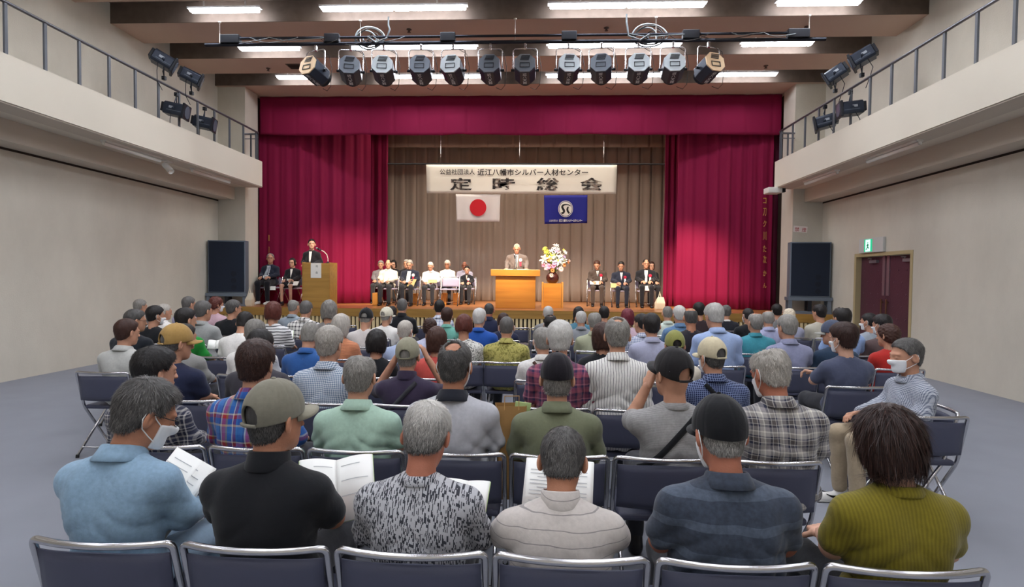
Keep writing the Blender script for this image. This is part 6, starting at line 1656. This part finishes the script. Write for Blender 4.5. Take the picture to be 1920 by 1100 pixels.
stage_seat(714, 488, 0, 'person in grey jacket behind the man in cream jacket on stage', 'person in grey jacket', Yfix=YB2, hair=('short', 'grey'), tone=.5, top=FB('grey_jacket', c='#7e7a80'), long=True, yaw=10)
stage_seat(738, 487, 0, 'woman with black hair and glasses in the stage back row', 'black-haired woman in the back row', Yfix=YB2 + .75, hair=('bob', 'black'), tone=.25, th=.014, top=M_suitb, long=True, glasses=True, sw=.15, sk='c', pitch=14)
stage_seat(762, 486, 0, 'grey-haired man in dark jacket behind the navy blazer on stage', 'grey-haired man in the back row', Yfix=YB2, hair=('short', 'grey'), tone=.6, top=M_suitb, long=True)
stage_seat(838.5, 487, 0, 'woman with white hair and dark glasses in pale jacket behind the empty chair', 'woman in pale jacket', Yfix=YB2 - .1, hair=('perm', 'lightgrey'), tone=.75, th=.010, glasses=True, top=FB('ivory_jacket', c='#e4e4d8'), long=True, jacket=True, sw=.165, sk='b')
stage_seat(871, 490, 0, 'bald man in pale lilac shirt behind the woman in dark navy suit', 'man in lilac shirt', Yfix=p5.location.y + 1.05, hair=('crop', 'grey'), tone=.5, th=.003, n_str=0, bald=(0, .03, .12, .07, .08, .06), top=SH, collar='shirt', long=True, sk='d')
# the empty chair of the front row
xq, yq = floorhit(842, 573); chair(xq, yq + .30, SZ, math.pi, 'empty spotlight-paled folding chair facing the audience in the stage front row', M_pad_spotlit, 'spotlight-paled folding chairs on the stage')
sbox(767, 782, 550, 571, 'pale wooden step box under the navy blazer man chair'); sbox(826, 836, 549, 572, 'narrow pale wooden box below the left side of the empty chair'); sbox(849, 859, 549, 572, 'narrow pale wooden box below the right side of the empty chair')
q1 = stage_seat(1120, 488, 575, 'man in brown grey suit with red rosette reading papers, right group on stage', 'man in brown grey suit', hair=('short', 'brown'), tone=.45, th=.013, top=M_suitbr, long=True, jacket=True, pants=M_suitbr, pitch=24, yaw=-14, dyaw=-.1)
patch(q1, [(-.035, -.04), (.035, -.04), (.004, -.19), (-.004, -.19)], M_shirtW, 'shirt_front'); patch(q1, [(-.012, -.05), (.012, -.05), (.014, -.18), (-.014, -.18)], M_tieg, 'tie', .009); rosette(q1, .10, -.16, M_ros, M_rosw)
q2 = stage_seat(1165, 490, 577, 'man with black hair in navy suit with red rosette, middle of the right group', 'man in navy suit', hair=('short', 'black'), tone=.35, th=.013, top=M_suit, long=True, jacket=True, pants=M_suit, pitch=12, yaw=-8, dyaw=-.05, sw=.2)
patch(q2, [(-.04, -.04), (.04, -.04), (.004, -.26), (-.004, -.26)], M_shirtW, 'shirt_front'); patch(q2, [(-.013, -.05), (.013, -.05), (.016, -.24), (-.016, -.24)], M_tiep, 'tie', .009); rosette(q2, .10, -.17, M_ros, M_rosw)
q3 = stage_seat(1212, 485, 577, 'man with glasses in dark suit and open white shirt, right end of the stage', 'man in dark suit', hair=('short', 'black'), tone=.3, th=.008, bald=(0, .06, .12, .05, .04, .05), glasses=True, top=M_suitb, long=True, jacket=True, pants=M_suitb, dyaw=-.1, sw=.198)
patch(q3, [(-.045, -.03), (.045, -.03), (.03, -.36), (-.03, -.36)], M_shirtW, 'shirt_front'); rosette(q3, .105, -.17, M_ros, M_rosw)
stage_seat(1222, 490, 0, 'woman with dark hair half hidden behind the man in dark suit', 'half hidden dark-haired woman', Yfix=q3.location.y + 1.0, hair=('bob', 'brown'), tone=.25, th=.014, top=M_suitb, long=True, sw=.15, sk='c')
r1 = stage_seat(507, 475, 571, 'man with glasses, name badge and navy jacket seated at the left of the stage', 'man with name badge', hair=('short', 'grey'), tone=.5, bald=(0, .06, .12, .05, .045, .05), glasses=True, top=M_suit, long=True, jacket=True, pants=M_suitb, shoes=mat('white_leather', '#e4e2de', .5), yaw=20, pitch=-4, sw=.165)
patch(r1, [(-.045, -.03), (.05, -.03), (.075, -.40), (-.05, -.40)], FB('pale_blue_grey', c='#a9b0b8'), 'shirt_front'); V = patch(r1, [(-.02, -.28), (.05, -.28), (.05, -.34), (-.02, -.34)], M_page, 'name_badge', .012)
patch(r1, [(-.035, -.05), (-.03, -.05), (.015, -.28), (.01, -.28)], M_black, 'lanyard', .009); patch(r1, [(.04, -.05), (.045, -.05), (.02, -.28), (.015, -.28)], M_black, 'lanyard', .009)
r2 = stage_seat(548, 483, 573, 'young woman with glasses and black suit seated beside the wooden lectern', 'young woman in black suit', hair=('bob', 'black'), tone=.2, th=.012, L=-.01, glasses=True, top=M_suitb, long=True, jacket=True, skirt=True, pants=M_suitb, sw=.15, sk='c', pitch=4)
patch(r2, [(-.035, -.03), (.035, -.03), (.004, -.26), (-.004, -.26)], M_shirtW, 'blouse_front'); patch(r2, [(-.03, -.29), (.04, -.29), (.04, -.34), (-.03, -.34)], M_page, 'name_badge', .012)
# standing: the announcer behind the lectern and the speaker behind the podium
def stand(px, ty, Y, lab, **kw):
    kw.setdefault('res', .013); kw.setdefault('hres', .006); kw.setdefault('eyes', True); kw.setdefault('n_str', 500); kw.setdefault('group', 'people on the stage')
    x, z = U(px, ty, Y); H = z - SZ - .014
    return person((x, Y, SZ), lab, H=H, sc=min(max(H / 1.63, .9), 1.06), rz=math.pi, pose='stand', **kw)
a1 = stand(585.5, 448, ly + .78, 'woman with ponytail and black suit standing at the wooden lectern', hair=('short', 'black'), tone=.2, th=.010, top=M_suitb, long=True, jacket=True, sw=.152, sk='c', yaw=24, pitch=-2, arms='front', pants=M_suitb)
patch(a1, [(-.04, -.03), (.03, -.03), (.02, -.30), (-.02, -.30)], M_shirtW, 'blouse_front')
a2 = stand(969.5, 457, py0 + .92, 'elderly speaker in grey suit with white rosette reading at the podium', hair=('crop', 'lightgrey'), tone=.7, th=.004, n_str=100, bald=(0, .05, .12, .07, .07, .05), top=M_suitg, long=True, jacket=True, pitch=22, lean=6, sw=.205, arms='podium', sk='a', bulk=1.05, pants=M_suitg)
patch(a2, [(-.04, -.03), (.04, -.03), (.02, -.40), (-.02, -.40)], M_shirtW, 'shirt_front'); patch(a2, [(-.011, -.05), (.011, -.05), (.013, -.38), (-.013, -.38)], M_black, 'tie', .009); rosette(a2, .10, -.17, M_rosw, M_rosp)
# papers held by the seated people on stage
def held(px, py, root, w_, h_, tilt, yaw, lab, m=None):
    Y = root.location.y - .34; x, z = U(px, py, Y)
    e = empty('paper', (x, Y, z), 0, lab, 'paper')
    MB().cbox((0, 0, 0), (w_, h_, .006), Matrix.Rotation(R(yaw), 4, 'Z') @ Matrix.Rotation(R(tilt), 4, 'X')).build('sheet', m or M_page, e)
M_env = mat('buff_envelope', '#cdb079', .7)
held(731, 527, p1, .22, .16, 12, 0, 'grey booklet on the lap of the man in cream jacket', M_suitg)
held(772, 530, p2, .20, .24, 50, -20, 'buff booklet held by the man in navy blazer', M_env)
held(811, 527, p3, .24, .20, 25, 10, 'buff booklet held by the man in the white stage shirt', M_env)
held(1115, 530, q1, .26, .18, 30, 0, 'white papers on the knees of the man in brown grey suit')
held(1154, 535, q2, .26, .18, 40, -8, 'buff envelope on the knees of the man in navy suit', M_env)
held(1215, 540, q3, .30, .16, 55, 18, 'white envelope held by the man in dark suit')
held(506, 540, r1, .28, .16, 40, 25, 'white sheet on the knee of the man with the name badge')
held(550, 531, r2, .26, .16, 40, 0, 'white sheets held by the young woman in black suit')
